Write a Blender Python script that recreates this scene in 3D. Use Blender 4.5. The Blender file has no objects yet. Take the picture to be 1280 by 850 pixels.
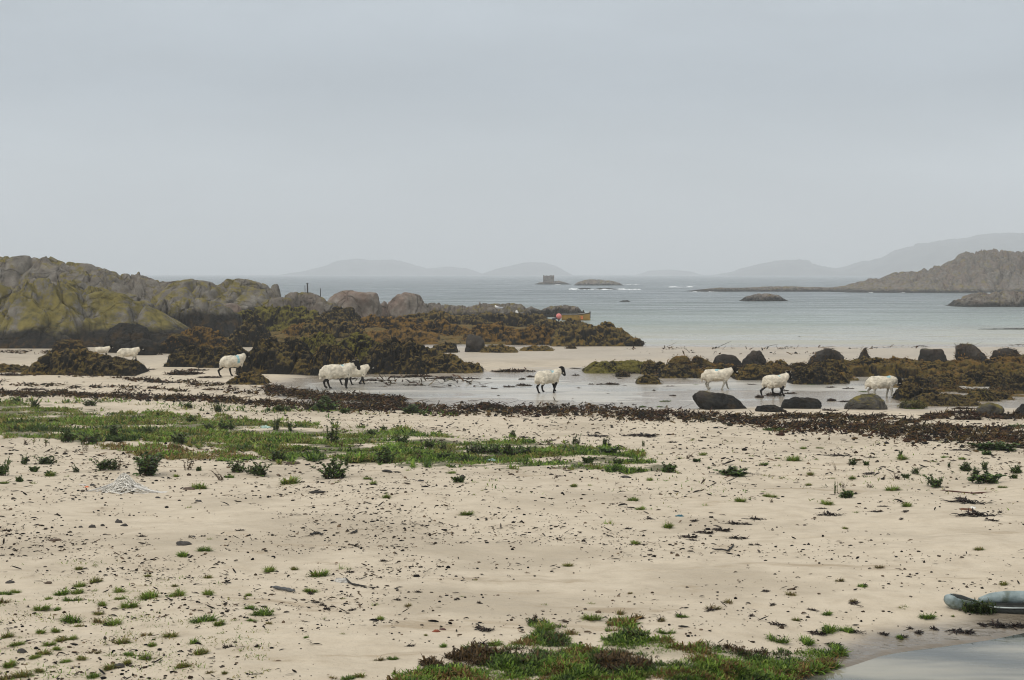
import bpy, math, random
import numpy as np
from mathutils import Vector, Matrix
random.seed(7)
RNG = np.random.default_rng(11)
S = bpy.context.scene
COL = S.collection

# ------------------------------------------------------------------ camera maths
F = 1900.0                       # focal length in photograph pixels (1280 wide)
ZC = 4.15                        # eye height above the wet sand
TH = math.atan(83 / F)           # pitch below the horizon
CT, ST = math.cos(TH), math.sin(TH)

def ray(px, py):
    px = np.asarray(px, float); py = np.asarray(py, float)
    a = (px - 640) / F; b = (425 - py) / F
    return a, CT + ST * b, -ST + CT * b      # x, y, z direction

def at_depth(px, py, Y):
    a, dy, dz = ray(px, py); t = Y / dy
    return a * t, Y, ZC + dz * t

def px_at(px, Y):
    return (px - 640) / F * Y / (CT)         # x near the horizon row

# ------------------------------------------------------------------ noise
_perm = np.random.default_rng(3).permutation(256).astype(np.int32)
_perm = np.concatenate([_perm, _perm, _perm])
_g = np.random.default_rng(4).normal(size=(256, 3)).astype(np.float32)
_g /= np.linalg.norm(_g, axis=1)[:, None]

def perlin(x, y, z=0.0):
    x = np.asarray(x, np.float32); y = np.asarray(y, np.float32)
    z = np.zeros_like(x) + np.float32(z) if np.isscalar(z) else np.asarray(z, np.float32)
    xi = np.floor(x).astype(np.int32); yi = np.floor(y).astype(np.int32); zi = np.floor(z).astype(np.int32)
    xf = x - xi; yf = y - yi; zf = z - zi
    u = xf * xf * xf * (xf * (xf * 6 - 15) + 10)
    v = yf * yf * yf * (yf * (yf * 6 - 15) + 10)
    w = zf * zf * zf * (zf * (zf * 6 - 15) + 10)
    xi &= 255; yi &= 255; zi &= 255
    def gr(a, b, c):
        h = _perm[_perm[_perm[xi + a] + yi + b] + zi + c] & 255
        g = _g[h]
        return g[..., 0] * (xf - a) + g[..., 1] * (yf - b) + g[..., 2] * (zf - c)
    l = lambda p, q, t: p + t * (q - p)
    return l(l(l(gr(0,0,0), gr(1,0,0), u), l(gr(0,1,0), gr(1,1,0), u), v),
             l(l(gr(0,0,1), gr(1,0,1), u), l(gr(0,1,1), gr(1,1,1), u), v), w) * 1.5

def fbm(x, y, z=0.0, o=4, lac=2.03, gain=0.5):
    s = 0; a = 1.0; f = 1.0
    for i in range(o):
        s = s + a * perlin(np.asarray(x) * f + 17.3 * i, np.asarray(y) * f - 9.1 * i, (z * f + 5.7 * i) if not np.isscalar(z) else z * f + 5.7 * i)
        a *= gain; f *= lac
    return s

def sstep(a, b, x):
    t = np.clip((x - a) / (b - a), 0, 1)
    return t * t * (3 - 2 * t)

# ------------------------------------------------------------------ ground height
_ky = np.array([-60, 6, 11, 15, 20, 26, 34, 41, 46, 50, 60, 72, 84, 92, 110, 140, 220, 600, 30000.])
_kz = np.array([1.35, 1.3, 1.22, 1.08, .86, .58, .30, .11, .03, -.012, -.014, .05, .03, -.10, -.4, -1.0, -3, -6, -6.])
_ty = np.linspace(-60, 640, 7001)
_tz = np.interp(_ty, _ky, _kz)
_k = np.exp(-0.5 * (np.arange(-60, 61) / 18.0) ** 2); _k /= _k.sum()
_tz = np.convolve(np.pad(_tz, 60, mode='edge'), _k, 'valid')
POOL_Z = 0.93
_pe = [(880, 905), (985, 852), (1040, 831), (1100, 815), (1160, 805), (1220, 797), (1290, 785), (1500, 770)]
_pex, _pey = [], []
for a_, b_ in _pe:
    dx, dy, dz = ray(a_, b_); t_ = (POOL_Z - ZC) / dz
    _pex.append(float(dx * t_)); _pey.append(float(dy * t_))
_pex = np.array(_pex); _pey = np.array(_pey)

def pool_d(x, y):
    e = np.interp(x, _pex, _pey)
    e = e + np.where(x < _pex[0], (x - _pex[0]) * 0.9, 0)
    return e - y

def gz(x, y, detail=True):
    x = np.asarray(x, float); y = np.asarray(y, float)
    z = np.interp(y, _ty, _tz)
    near = 1 - sstep(36, 46, y)
    z = z + near * (0.10 * fbm(x * .16, y * .16, 1.3, 3) + .035 * perlin(x * .7, y * .7, 4.2))
    if detail:
        z = z + near * (.016 * perlin(x * 2.1, y * 2.1, 7.7) + .008 * perlin(x * 5.2, y * 5.2, 2.2) - .045 * np.clip(perlin(x * 3.3, y * 3.6, 5.1) * sstep(-.1, .3, perlin(x * .3, y * .3, 3.9)) - .22, 0, .5) - .03 * np.clip(perlin(x * 6.1, y * 6.1, 1.4) - .3, 0, .5))
    # the tidal flat: left side is a little higher, shallow bars across the middle
    tid = sstep(42, 48, y) * (1 - sstep(86, 94, y))
    z = z + tid * (0.075 * (1 - sstep(-9.5, -5.5, x + .12 * (y - 50))) + .030 * fbm(x * .10, y * .22, 9.1, 3) + .006 * perlin(x * .9, y * 1.6, 3.3)
                   + .03 * sstep(62, 70, y))
    # near pool
    d = pool_d(x, y) + .10 * perlin(x * 1.3, y * 1.3, 8.8)
    w = np.where(d <= 0, np.exp(-(d / 1.1) ** 2), 1.0) * (1 - sstep(20, 24, y))
    tgt = np.where(d > 0, POOL_Z - .3 * (1 - np.exp(-np.maximum(d, 0) * 1.2)), POOL_Z + .03 * sstep(0, -.4, d) if False else POOL_Z)
    z = z * (1 - w) + tgt * w
    return z

def ground(px, py):
    """where the view ray through a photograph pixel meets the ground"""
    px = np.atleast_1d(np.asarray(px, float)); py = np.atleast_1d(np.asarray(py, float))
    px, py = np.broadcast_arrays(px, py)
    dx, dy, dz = ray(px, py)
    t = (0.3 - ZC) / np.minimum(dz, -1e-4)
    for i in range(14):
        z = gz(dx * t, dy * t, False)
        tn = (z - ZC) / np.minimum(dz, -1e-4)
        t = t + .6 * (tn - t)
    x, y = dx * t, dy * t
    return x, y, gz(x, y)

# ------------------------------------------------------------------ object helpers
def tag(o, label=None, cat=None, group=None, kind=None):
    if label: o['label'] = label
    if cat: o['category'] = cat
    if group: o['group'] = group
    if kind: o['kind'] = kind
    return o

def mesh_np(name, V, faces, mat=None, col=None, smooth=True, mats=None, midx=None):
    """faces: list of int arrays (n,k)"""
    V = np.asarray(V, np.float32)
    me = bpy.data.meshes.new(name)
    if not isinstance(faces, (list, tuple)): faces = [faces]
    faces = [np.asarray(f, np.int32) for f in faces if len(f)]
    nl = sum(f.size for f in faces); nf = sum(len(f) for f in faces)
    me.vertices.add(len(V)); me.vertices.foreach_set('co', V.ravel())
    me.loops.add(nl); me.polygons.add(nf)
    me.loops.foreach_set('vertex_index', np.concatenate([f.ravel() for f in faces]))
    tot = np.concatenate([np.full(len(f), f.shape[1], np.int32) for f in faces])
    st = np.concatenate([[0], np.cumsum(tot)[:-1]]).astype(np.int32)
    me.polygons.foreach_set('loop_start', st)
    me.polygons.foreach_set('loop_total', tot)
    me.polygons.foreach_set('use_smooth', np.full(nf, smooth))
    if midx is not None: me.polygons.foreach_set('material_index', np.asarray(midx, np.int32))
    if col is not None:
        a = me.color_attributes.new('Col', 'FLOAT_COLOR', 'POINT')
        c = np.ones((len(V), 4), np.float32); c[:, :col.shape[1]] = col
        a.data.foreach_set('color', c.ravel())
    me.update(calc_edges=True)
    me.validate()
    for m in (mats or ([mat] if mat else [])): me.materials.append(m)
    return me

def obj(name, me, parent=None, loc=None):
    o = bpy.data.objects.new(name, me); COL.objects.link(o)
    if parent is not None: o.parent = parent
    if loc is not None: o.location = loc
    return o

def empty(name, loc=(0, 0, 0), rz=0.0, s=1.0):
    o = bpy.data.objects.new(name, None); COL.objects.link(o)
    o.location = loc; o.rotation_euler = (0, 0, rz); o.scale = (s, s, s)
    o.empty_display_size = .2
    return o

def dup(root, loc, rz=0.0, s=1.0):
    r = root.copy(); COL.objects.link(r)
    r.location = loc; r.rotation_euler = (0, 0, rz); r.scale = (s, s, s) if np.isscalar(s) else s
    for ch in list(root.children):
        c = ch.copy(); COL.objects.link(c); c.parent = r
        for g in list(ch.children):
            d = g.copy(); COL.objects.link(d); d.parent = c
    return r

_ico = {}
def ico(n):
    if n not in _ico:
        import bmesh
        bm = bmesh.new(); bmesh.ops.create_icosphere(bm, subdivisions=n, radius=1.0)
        bm.verts.ensure_lookup_table()
        v = np.array([x.co[:] for x in bm.verts]); f = np.array([[q.index for q in p.verts] for p in bm.faces])
        bm.free(); v /= np.linalg.norm(v, axis=1)[:, None]; _ico[n] = (v, f)
    return _ico[n]

def strips(P, yaw, L, W, tilt, curl, col, nseg=3, taper=1.0, roll=None):
    """N bent ribbons. P (N,3) start; tilt = first elevation, curl = change per segment."""
    N = len(P); P = np.array(P, float)
    pts = [P.copy()]; e = np.array(tilt, float) + np.zeros(N); seg = np.asarray(L, float) / nseg + np.zeros(N)
    cy, sy = np.cos(yaw), np.sin(yaw); es = [e.copy()]
    for k in range(nseg):
        d = np.stack([np.cos(e) * cy, np.cos(e) * sy, np.sin(e)], 1)
        P = P + d * seg[:, None]; pts.append(P.copy()); e = e + curl; es.append(e.copy())
    r = np.zeros(N) if roll is None else roll
    V = np.zeros((N, nseg + 1, 2, 3))
    for k in range(nseg + 1):
        ek = es[min(k, nseg - 1)]
        nrm = np.stack([-np.sin(ek) * cy, -np.sin(ek) * sy, np.cos(ek)], 1)
        side = np.stack([-sy, cy, np.zeros(N)], 1)
        sd = side * np.cos(r)[:, None] + nrm * np.sin(r)[:, None]
        t = k / nseg
        w = np.asarray(W) * ((1 - t) if taper == 1.0 else (math.sin(math.pi * (0.12 + 0.8 * t)) if taper == 2 else 1 - .6 * t)) * .5 + np.zeros(N)
        if taper == 1.0: w = w + np.asarray(W) * .06
        V[:, k, 0] = pts[k] - sd * w[:, None]; V[:, k, 1] = pts[k] + sd * w[:, None]
    idx = np.arange(N)[:, None] * (2 * (nseg + 1))
    fs = []
    for k in range(nseg):
        fs.append(np.concatenate([idx + 2 * k, idx + 2 * k + 1, idx + 2 * k + 3, idx + 2 * k + 2], 1))
    C = np.repeat(np.asarray(col)[:, None, :], 2 * (nseg + 1), axis=1).reshape(-1, 3)
    return V.reshape(-1, 3), np.concatenate(fs), C

def lumps(P, R, squash, col, n=1, seed=0, rough=.35):
    rg = np.random.default_rng(seed)
    v, f = ico(n); N = len(P); M = len(v)
    sc = np.stack([rg.uniform(.6, 1.25, N), rg.uniform(.6, 1.25, N), np.asarray(squash) * rg.uniform(.7, 1.3, N)], 1) * np.asarray(R)[:, None]
    k = rg.normal(size=(N, 3, 3)) * 1.6
    dd = np.einsum('mj,nij->nmi', v, k)
    r = 1 + rough * np.sin(dd).sum(2) / 3
    V = v[None] * r[:, :, None] * sc[:, None, :]
    a = rg.uniform(0, 6.28, N); ca, sa = np.cos(a)[:, None], np.sin(a)[:, None]
    X = V[:, :, 0] * ca - V[:, :, 1] * sa; Y = V[:, :, 0] * sa + V[:, :, 1] * ca
    V = np.stack([X, Y, V[:, :, 2]], 2) + np.asarray(P)[:, None, :]
    Fc = (f[None] + (np.arange(N) * M)[:, None, None]).reshape(-1, 3)
    return V.reshape(-1, 3), Fc, np.repeat(np.asarray(col)[:, None, :], M, axis=1).reshape(-1, 3)

class Bag:
    def __init__(s): s.v = []; s.q = []; s.t = []; s.c = []; s.n = 0
    def add(s, V, Fc, C):
        (s.q if Fc.shape[1] == 4 else s.t).append(Fc + s.n); s.v.append(V); s.c.append(C); s.n += len(V)
    def mesh(s, name, mat, smooth=False):
        fs = []
        if s.q: fs.append(np.concatenate(s.q))
        if s.t: fs.append(np.concatenate(s.t))
        return mesh_np(name, np.concatenate(s.v), fs, mat, np.concatenate(s.c), smooth)

def tube(pts, rad, nside=6):
    """tube along a polyline -> verts, quads (+ flat caps left open but pinched)"""
    pts = np.asarray(pts, float); n = len(pts); rad = np.zeros(n) + rad
    T = np.gradient(pts, axis=0); T /= np.linalg.norm(T, axis=1)[:, None] + 1e-9
    up = np.array([0, 0, 1.0]) if abs(T[0, 2]) < .9 else np.array([1.0, 0, 0])
    V = []
    for i in range(n):
        a = np.cross(T[i], up); a /= np.linalg.norm(a) + 1e-9; b = np.cross(a, T[i]); up = b
        an = np.arange(nside) / nside * 2 * math.pi
        V.append(pts[i] + rad[i] * (np.cos(an)[:, None] * a + np.sin(an)[:, None] * b))
    V.append(pts[:1]); V.append(pts[-1:])
    V = np.concatenate(V)
    q = []; t = []
    for i in range(n - 1):
        for k in range(nside):
            k2 = (k + 1) % nside
            q.append([i * nside + k, i * nside + k2, (i + 1) * nside + k2, (i + 1) * nside + k])
    c0, c1 = n * nside, n * nside + 1
    for k in range(nside):
        k2 = (k + 1) % nside
        t.append([k2, k, c0]); t.append([(n - 1) * nside + k, (n - 1) * nside + k2, c1])
    return V, np.array(q), np.array(t)

# ------------------------------------------------------------------ material helpers
class NT:
    def __init__(s, name):
        s.m = bpy.data.materials.new(name); s.m.use_nodes = True
        s.t = s.m.node_tree; s.b = s.t.nodes['Principled BSDF']; s.out = s.t.nodes['Material Output']
        s._pos = None
    def n(s, typ, **kw):
        x = s.t.nodes.new(typ)
        for k, v in kw.items(): setattr(x, k, v)
        return x
    def l(s, a, b): s.t.links.new(a, b)
    def pos(s):
        if s._pos is None: s._pos = s.n('ShaderNodeNewGeometry')
        return s._pos.outputs['Position']
    def nrm(s):
        s.pos(); return s._pos.outputs['Normal']
    def mapv(s, v, scale):
        m = s.n('ShaderNodeMapping'); m.inputs['Scale'].default_value = scale; s.l(v, m.inputs['Vector']); return m.outputs[0]
    def noise(s, scale, detail=4, rough=.55, vec=None, dist=0.0):
        x = s.n('ShaderNodeTexNoise'); x.inputs['Scale'].default_value = scale
        x.inputs['Detail'].default_value = detail; x.inputs['Roughness'].default_value = rough; x.inputs['Distortion'].default_value = dist
        s.l(vec if vec is not None else s.pos(), x.inputs['Vector']); return x.outputs['Fac']
    def ramp(s, fac, stops, interp='LINEAR'):
        r = s.n('ShaderNodeValToRGB'); r.color_ramp.interpolation = interp
        e = r.color_ramp.elements
        while len(e) < len(stops): e.new(.5)
        for el, (p, c) in zip(e, stops):
            el.position = p; el.color = (*c, 1) if len(c) == 3 else c
        s.l(fac, r.inputs[0]); return r.outputs[0]
    def mask(s, fac, a, b, v0=0.0, v1=1.0):
        r = s.n('ShaderNodeMapRange'); r.interpolation_type = 'SMOOTHSTEP'
        for i, v in zip(('From Min', 'From Max', 'To Min', 'To Max'), (a, b, v0, v1)): r.inputs[i].default_value = v
        s.l(fac, r.inputs['Value']); return r.outputs[0]
    def math(s, op, a, b=None):
        m = s.n('ShaderNodeMath', operation=op)
        for i, v in enumerate((a, b)):
            if v is None: continue
            if isinstance(v, (int, float)): m.inputs[i].default_value = v
            else: s.l(v, m.inputs[i])
        return m.outputs[0]
    def mix(s, fac, a, b):
        m = s.n('ShaderNodeMix', data_type='RGBA')
        for key, v in ((0, fac), (6, a), (7, b)):
            if isinstance(v, (int, float)): m.inputs[key].default_value = v
            elif isinstance(v, tuple): m.inputs[key].default_value = (*v, 1)
            else: s.l(v, m.inputs[key])
        return m.outputs[2]
    def sep(s, v):
        x = s.n('ShaderNodeSeparateXYZ'); s.l(v, x.inputs[0]); return x.outputs
    def attr(s, name):
        x = s.n('ShaderNodeAttribute'); x.attribute_name = name; return x
    def bump(s, h, strength=.5, dist=.05, prev=None):
        b = s.n('ShaderNodeBump'); b.inputs['Strength'].default_value = strength; b.inputs['Distance'].default_value = dist
        s.l(h, b.inputs['Height'])
        if prev is not None: s.l(prev, b.inputs['Normal'])
        return b.outputs[0]
    def fin(s, col=None, rough=None, normal=None, spec=None):
        for key, v in (('Base Color', col), ('Roughness', rough), ('Normal', normal), ('Specular IOR Level', spec)):
            if v is None: continue
            if isinstance(v, (int, float)): s.b.inputs[key].default_value = v
            elif isinstance(v, tuple): s.b.inputs[key].default_value = (*v, 1)
            else: s.l(v, s.b.inputs[key])
        return s.m

def plain(name, c, rough=.7, var=.25, scale=12, bump=.2, bd=.01, spec=.3):
    t = NT(name); n = t.noise(scale, 5)
    col = t.ramp(n, [(.3, tuple(x * (1 - var) for x in c)), (.7, tuple(min(1, x * (1 + var)) for x in c))])
    return t.fin(col, rough, t.bump(t.noise(scale * 4, 3), bump, bd), spec)

def attr_mat(name, rough=.7, var=.35, scale=9, spec=.25, transl=0.0, bump=0.0):
    t = NT(name); a = t.attr('Col').outputs['Color']
    n = t.noise(scale, 3)
    k = t.ramp(n, [(.25, (1 - var,) * 3), (.75, (1 + var,) * 3)])
    m = t.n('ShaderNodeMix', data_type='RGBA', blend_type='MULTIPLY'); m.inputs[0].default_value = 1
    t.l(a, m.inputs[6]); t.l(k, m.inputs[7])
    t.fin(m.outputs[2], rough, t.bump(t.noise(scale * 5, 3), bump, .02) if bump else None, spec)
    if transl:
        tr = t.n('ShaderNodeBsdfTranslucent'); t.l(m.outputs[2], tr.inputs[0])
        mx = t.n('ShaderNodeMixShader'); mx.inputs[0].default_value = transl
        t.l(t.b.outputs[0], mx.inputs[1]); t.l(tr.outputs[0], mx.inputs[2]); t.l(mx.outputs[0], t.out.inputs[0])
    return t.m

# ------------------------------------------------------------------ materials
def mat_sand():
    t = NT('sand'); p = t.pos()
    n1 = t.noise(.35, 4); n2 = t.noise(3.0, 5, .6); n3 = t.noise(70, 3, .7)
    c = t.ramp(n2, [(.25, (.44, .365, .266)), (.5, (.53, .451, .338)), (.78, (.60, .515, .392))])
    c = t.mix(t.mask(n1, .48, .66, 0, .8), c, (.40, .335, .245))
    # rusty / grey stains drawn out along the shore
    st = t.noise(1.0, 5, .65, t.mapv(p, (.55, 1.5, 1)), .6)
    c = t.mix(t.mask(st, .57, .72, 0, .7), c, (.30, .225, .14))
    c = t.mix(t.mask(n3, .62, .72, 0, .7), c, (.20, .155, .11))
    sh = t.noise(180, 2, .6)
    c = t.mix(t.mask(sh, .66, .74, 0, .8), c, (.66, .60, .5))
    wet = t.sep(t.attr('Col').outputs['Vector'])
    c = t.mix(wet[0], c, t.mix(n2, (.27, .225, .17), (.34, .29, .225)))
    c = t.mix(t.math('MULTIPLY', wet[2], t.mask(n2, .2, .6, .6, 1)), c, (.15, .122, .088))
    c = t.mix(t.math('MULTIPLY', t.mask(wet[1], .1, .9, 0, .85), t.mask(t.noise(5, 5, .65), .30, .46)), c, (.075, .075, .028))
    r = t.mask(wet[0], 0, 1, .92, .16)
    h = t.math('ADD', t.math('MULTIPLY', n3, .35), t.noise(14, 5, .6))
    b = t.bump(h, .55, .02)
    dry = t.math('SUBTRACT', 1.0, wet[0])
    bb = b.node; t.l(t.math('MULTIPLY', dry, .8), bb.inputs['Strength'])
    b = t.bump(t.noise(2.6, 4, .6, t.mapv(p, (.8, 1.6, 1))), .35, .12, b)
    return t.fin(c, r, b, .35)

def mat_granite(name, lo, hi, lichen=.5, pink=0.0, base=1.0, weed=.5):
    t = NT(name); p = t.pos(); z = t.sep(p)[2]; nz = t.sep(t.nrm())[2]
    n0 = t.noise(.45, 4); n1 = t.noise(1.6, 6, .62); n2 = t.noise(7, 6, .65); n3 = t.noise(28, 4, .7)
    g = t.ramp(n1, [(.28, (.075 * base, .07 * base, .06 * base)), (.5, (.185 * base, .170 * base, .145 * base)), (.75, (.30 * base, .28 * base, .245 * base))])
    g = t.mix(t.mask(n0, .4, .65, .2 * pink, pink), g, (.23 * base, .16 * base, .125 * base))
    pale = t.mask(n2, .60, .72, 0, .45)
    g = t.mix(pale, g, (.30 * base, .30 * base, .285 * base))
    g = t.mix(t.mask(n3, .53, .66, 0, .85), g, (.035, .033, .028))
    lm = t.math('ADD', t.math('MULTIPLY', t.noise(.9, 6, .66), .75), t.math('MULTIPLY', nz, .13))
    lm = t.math('ADD', lm, t.math('MULTIPLY', n2, .25))
    L = t.mask(lm, .74 - .34 * lichen, .84 - .34 * lichen, 0, .9)
    lc = t.ramp(t.noise(2.4, 5, .6), [(.3, (.070, .064, .026)), (.5, (.145, .12, .032)), (.72, (.21, .17, .045))])
    g = t.mix(L, g, lc)
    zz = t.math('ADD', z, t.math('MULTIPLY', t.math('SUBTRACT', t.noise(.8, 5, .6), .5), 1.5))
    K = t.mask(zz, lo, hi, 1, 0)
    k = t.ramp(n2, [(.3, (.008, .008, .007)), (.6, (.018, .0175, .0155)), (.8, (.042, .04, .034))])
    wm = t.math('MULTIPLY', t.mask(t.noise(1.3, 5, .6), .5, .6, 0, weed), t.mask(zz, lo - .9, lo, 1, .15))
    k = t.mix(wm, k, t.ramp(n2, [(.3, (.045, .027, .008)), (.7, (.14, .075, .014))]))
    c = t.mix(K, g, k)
    vo = t.n('ShaderNodeTexVoronoi', feature='DISTANCE_TO_EDGE'); vo.inputs['Scale'].default_value = .55
    mp = t.mapv(p, (1, 1, .6)); wv = t.n('ShaderNodeVectorMath', operation='ADD'); t.l(mp, wv.inputs[0])
    nz3 = t.n('ShaderNodeTexNoise'); nz3.inputs['Scale'].default_value = .8; nz3.inputs['Detail'].default_value = 4; t.l(p, nz3.inputs['Vector'])
    t.l(nz3.outputs['Color'], wv.inputs[1]); t.l(wv.outputs[0], vo.inputs['Vector'])
    ck = t.mask(vo.outputs['Distance'], 0, .07, 0, 1)
    b = t.bump(ck, .8, .16)
    b = t.bump(t.math('ADD', n1, t.math('MULTIPLY', n2, .5)), .8, .10, b)
    b = t.bump(n3, .6, .03, b)
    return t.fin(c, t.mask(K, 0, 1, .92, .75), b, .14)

def mat_weedrock(name, shift=0.0, top=(.135, .10, .022), mid=(.055, .036, .011), dark=(.008, .0078, .006), hi=(.22, .12, .02)):
    t = NT(name); nz = t.sep(t.nrm())[2]
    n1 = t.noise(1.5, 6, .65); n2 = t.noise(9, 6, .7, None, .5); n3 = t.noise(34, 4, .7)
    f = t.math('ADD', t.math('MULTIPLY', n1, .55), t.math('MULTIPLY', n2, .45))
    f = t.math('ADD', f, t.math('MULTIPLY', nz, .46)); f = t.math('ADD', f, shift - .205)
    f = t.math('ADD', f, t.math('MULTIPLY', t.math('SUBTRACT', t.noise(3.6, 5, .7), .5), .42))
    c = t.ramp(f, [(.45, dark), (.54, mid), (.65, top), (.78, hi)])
    c = t.mix(t.mask(n3, .52, .68, 0, .7), c, dark)
    b = t.bump(t.math('ADD', n2, t.math('MULTIPLY', n1, .6)), .9, .10)
    b = t.bump(n3, 1.0, .06, b)
    return t.fin(c, .7, b, .16)

def mat_sea():
    t = NT('sea_water'); p = t.pos(); y = t.sep(p)[1]
    n = t.noise(.035, 4, .6, t.mapv(p, (.35, 1, 1)))
    yy = t.math('ADD', y, t.math('MULTIPLY', t.math('SUBTRACT', n, .5), 40))
    c = t.ramp(t.mask(yy, 84, 320), [(0, (.36, .345, .275)), (.08, (.235, .275, .245)), (.35, (.15, .18, .172)), (1, (.105, .13, .138))])
    w1 = t.noise(.22, 5, .6, t.mapv(p, (.5, 1.3, 1))); w2 = t.noise(1.1, 4, .6, t.mapv(p, (.55, 1.2, 1)))
    w3 = t.noise(.05, 3, .5, t.mapv(p, (.4, 1.2, 1)))
    wind = t.mask(w3, .38, .62, .55, 1.0)
    calm = t.mask(y, 86, 130, .12, 1.0)
    amp = t.math('MULTIPLY', wind, calm)
    b = t.bump(w1, .5, 2.2); t.l(t.math('MULTIPLY', amp, .8), b.node.inputs['Strength'])
    b2 = t.bump(w2, .5, .55, b); t.l(t.math('MULTIPLY', amp, .9), b2.node.inputs['Strength'])
    rs = t.noise(.09, 5, .65, t.mapv(p, (.5, 1.4, 1)), .6)
    return t.fin(c, t.mask(rs, .36, .64, .12, .44), b2, .32)

def mat_film(name, c0, c1, scale, bs, bd, rough=.05):
    t = NT(name); p = t.pos()
    n = t.noise(scale, 4, .6, t.mapv(p, (.4, 1.2, 1)))
    w = t.noise(3.2, 4, .6, t.mapv(p, (.6, 1.6, 1)))
    pt = t.noise(.25, 3, .5, t.mapv(p, (.4, 1.4, 1)))
    b = t.bump(w, bs, bd); t.l(t.mask(pt, .42, .62, bs * .1, bs), b.node.inputs['Strength'])
    return t.fin(t.mix(t.mask(n, .40, .60), c0, c1), t.mask(pt, .4, .65, rough, rough + .1), b, .5)

M = {}
M['sand'] = mat_sand()
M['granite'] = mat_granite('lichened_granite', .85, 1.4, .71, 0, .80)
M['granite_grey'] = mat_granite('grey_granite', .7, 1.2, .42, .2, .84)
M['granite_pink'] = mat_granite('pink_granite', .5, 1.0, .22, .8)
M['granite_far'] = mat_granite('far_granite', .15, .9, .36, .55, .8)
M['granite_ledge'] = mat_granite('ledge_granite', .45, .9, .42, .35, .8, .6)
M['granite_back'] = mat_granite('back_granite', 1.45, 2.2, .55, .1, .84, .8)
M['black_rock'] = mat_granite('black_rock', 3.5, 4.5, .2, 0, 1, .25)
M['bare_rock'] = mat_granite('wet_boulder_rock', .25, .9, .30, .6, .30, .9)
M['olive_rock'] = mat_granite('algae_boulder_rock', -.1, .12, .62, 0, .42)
M['hill'] = plain('distant_hillside', (.085, .088, .082), .9, .4, .02, .4, 3)
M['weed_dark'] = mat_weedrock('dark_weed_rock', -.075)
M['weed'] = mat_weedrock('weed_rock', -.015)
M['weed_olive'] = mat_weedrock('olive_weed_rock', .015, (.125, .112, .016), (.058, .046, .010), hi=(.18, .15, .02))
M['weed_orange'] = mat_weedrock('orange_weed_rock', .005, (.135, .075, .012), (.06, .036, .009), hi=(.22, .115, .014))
M['sea'] = mat_sea()
M['film'] = mat_film('tidal_water', (.50, .46, .39), (.38, .355, .30), .5, .9, .16, .16)
M['pool'] = mat_film('pool_water', (.06, .065, .055), (.30, .275, .205), .55, .8, .05, .02)
M['frond'] = attr_mat('seaweed_fronds', .75, .4, 6, .10)
M['crumb'] = attr_mat('dried_seaweed_crumbs', .9, .3, 20, .06)
M['grass'] = attr_mat('grass_blades', .6, .25, 4, .2, .35)
M['leaf'] = attr_mat('weed_leaves', .55, .25, 6, .25, .2)
M['stem'] = plain('weed_stems', (.085, .055, .03), .8)
M['wool'] = plain('sheep_wool', (.60, .54, .43), .95, .30, 6, .8, .02, .05)
M['face'] = plain('black_sheep_face', (.009, .0085, .008), .9, .3, spec=.04)
M['facewhite'] = plain('white_sheep_hair', (.55, .52, .45), .8, .1)
M['leg'] = plain('dark_sheep_leg', (.016, .015, .014), .9, .4, 20, spec=.04)
M['legwhite'] = plain('mottled_sheep_leg', (.34, .32, .27), .8, .5, 18)
M['mark'] = plain('blue_sheep_marker', (.26, .43, .45), .9, .2)
M['horn'] = plain('sheep_horn', (.22, .19, .14), .6, .3, 30)
M['foam'] = plain('sea_foam', (.78, .8, .8), .9, .08, 2)
# ================================================================== GROUND
def poly_mask(px, py, poly):
    inside = np.zeros(px.shape, bool); n = len(poly); j = n - 1
    for i in range(n):
        xi, yi = poly[i]; xj, yj = poly[j]
        c = ((yi > py) != (yj > py)) & (px < (xj - xi) * (py - yi) / ((yj - yi) + 1e-9) + xi)
        inside ^= c; j = i
    return inside

def to_px(x, y, z):
    zz = z - ZC
    dep = y * CT - zz * ST; up = y * ST + zz * CT
    dep = np.maximum(dep, .5)
    return 640 + F * x / dep, 425 - F * up / dep

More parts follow.
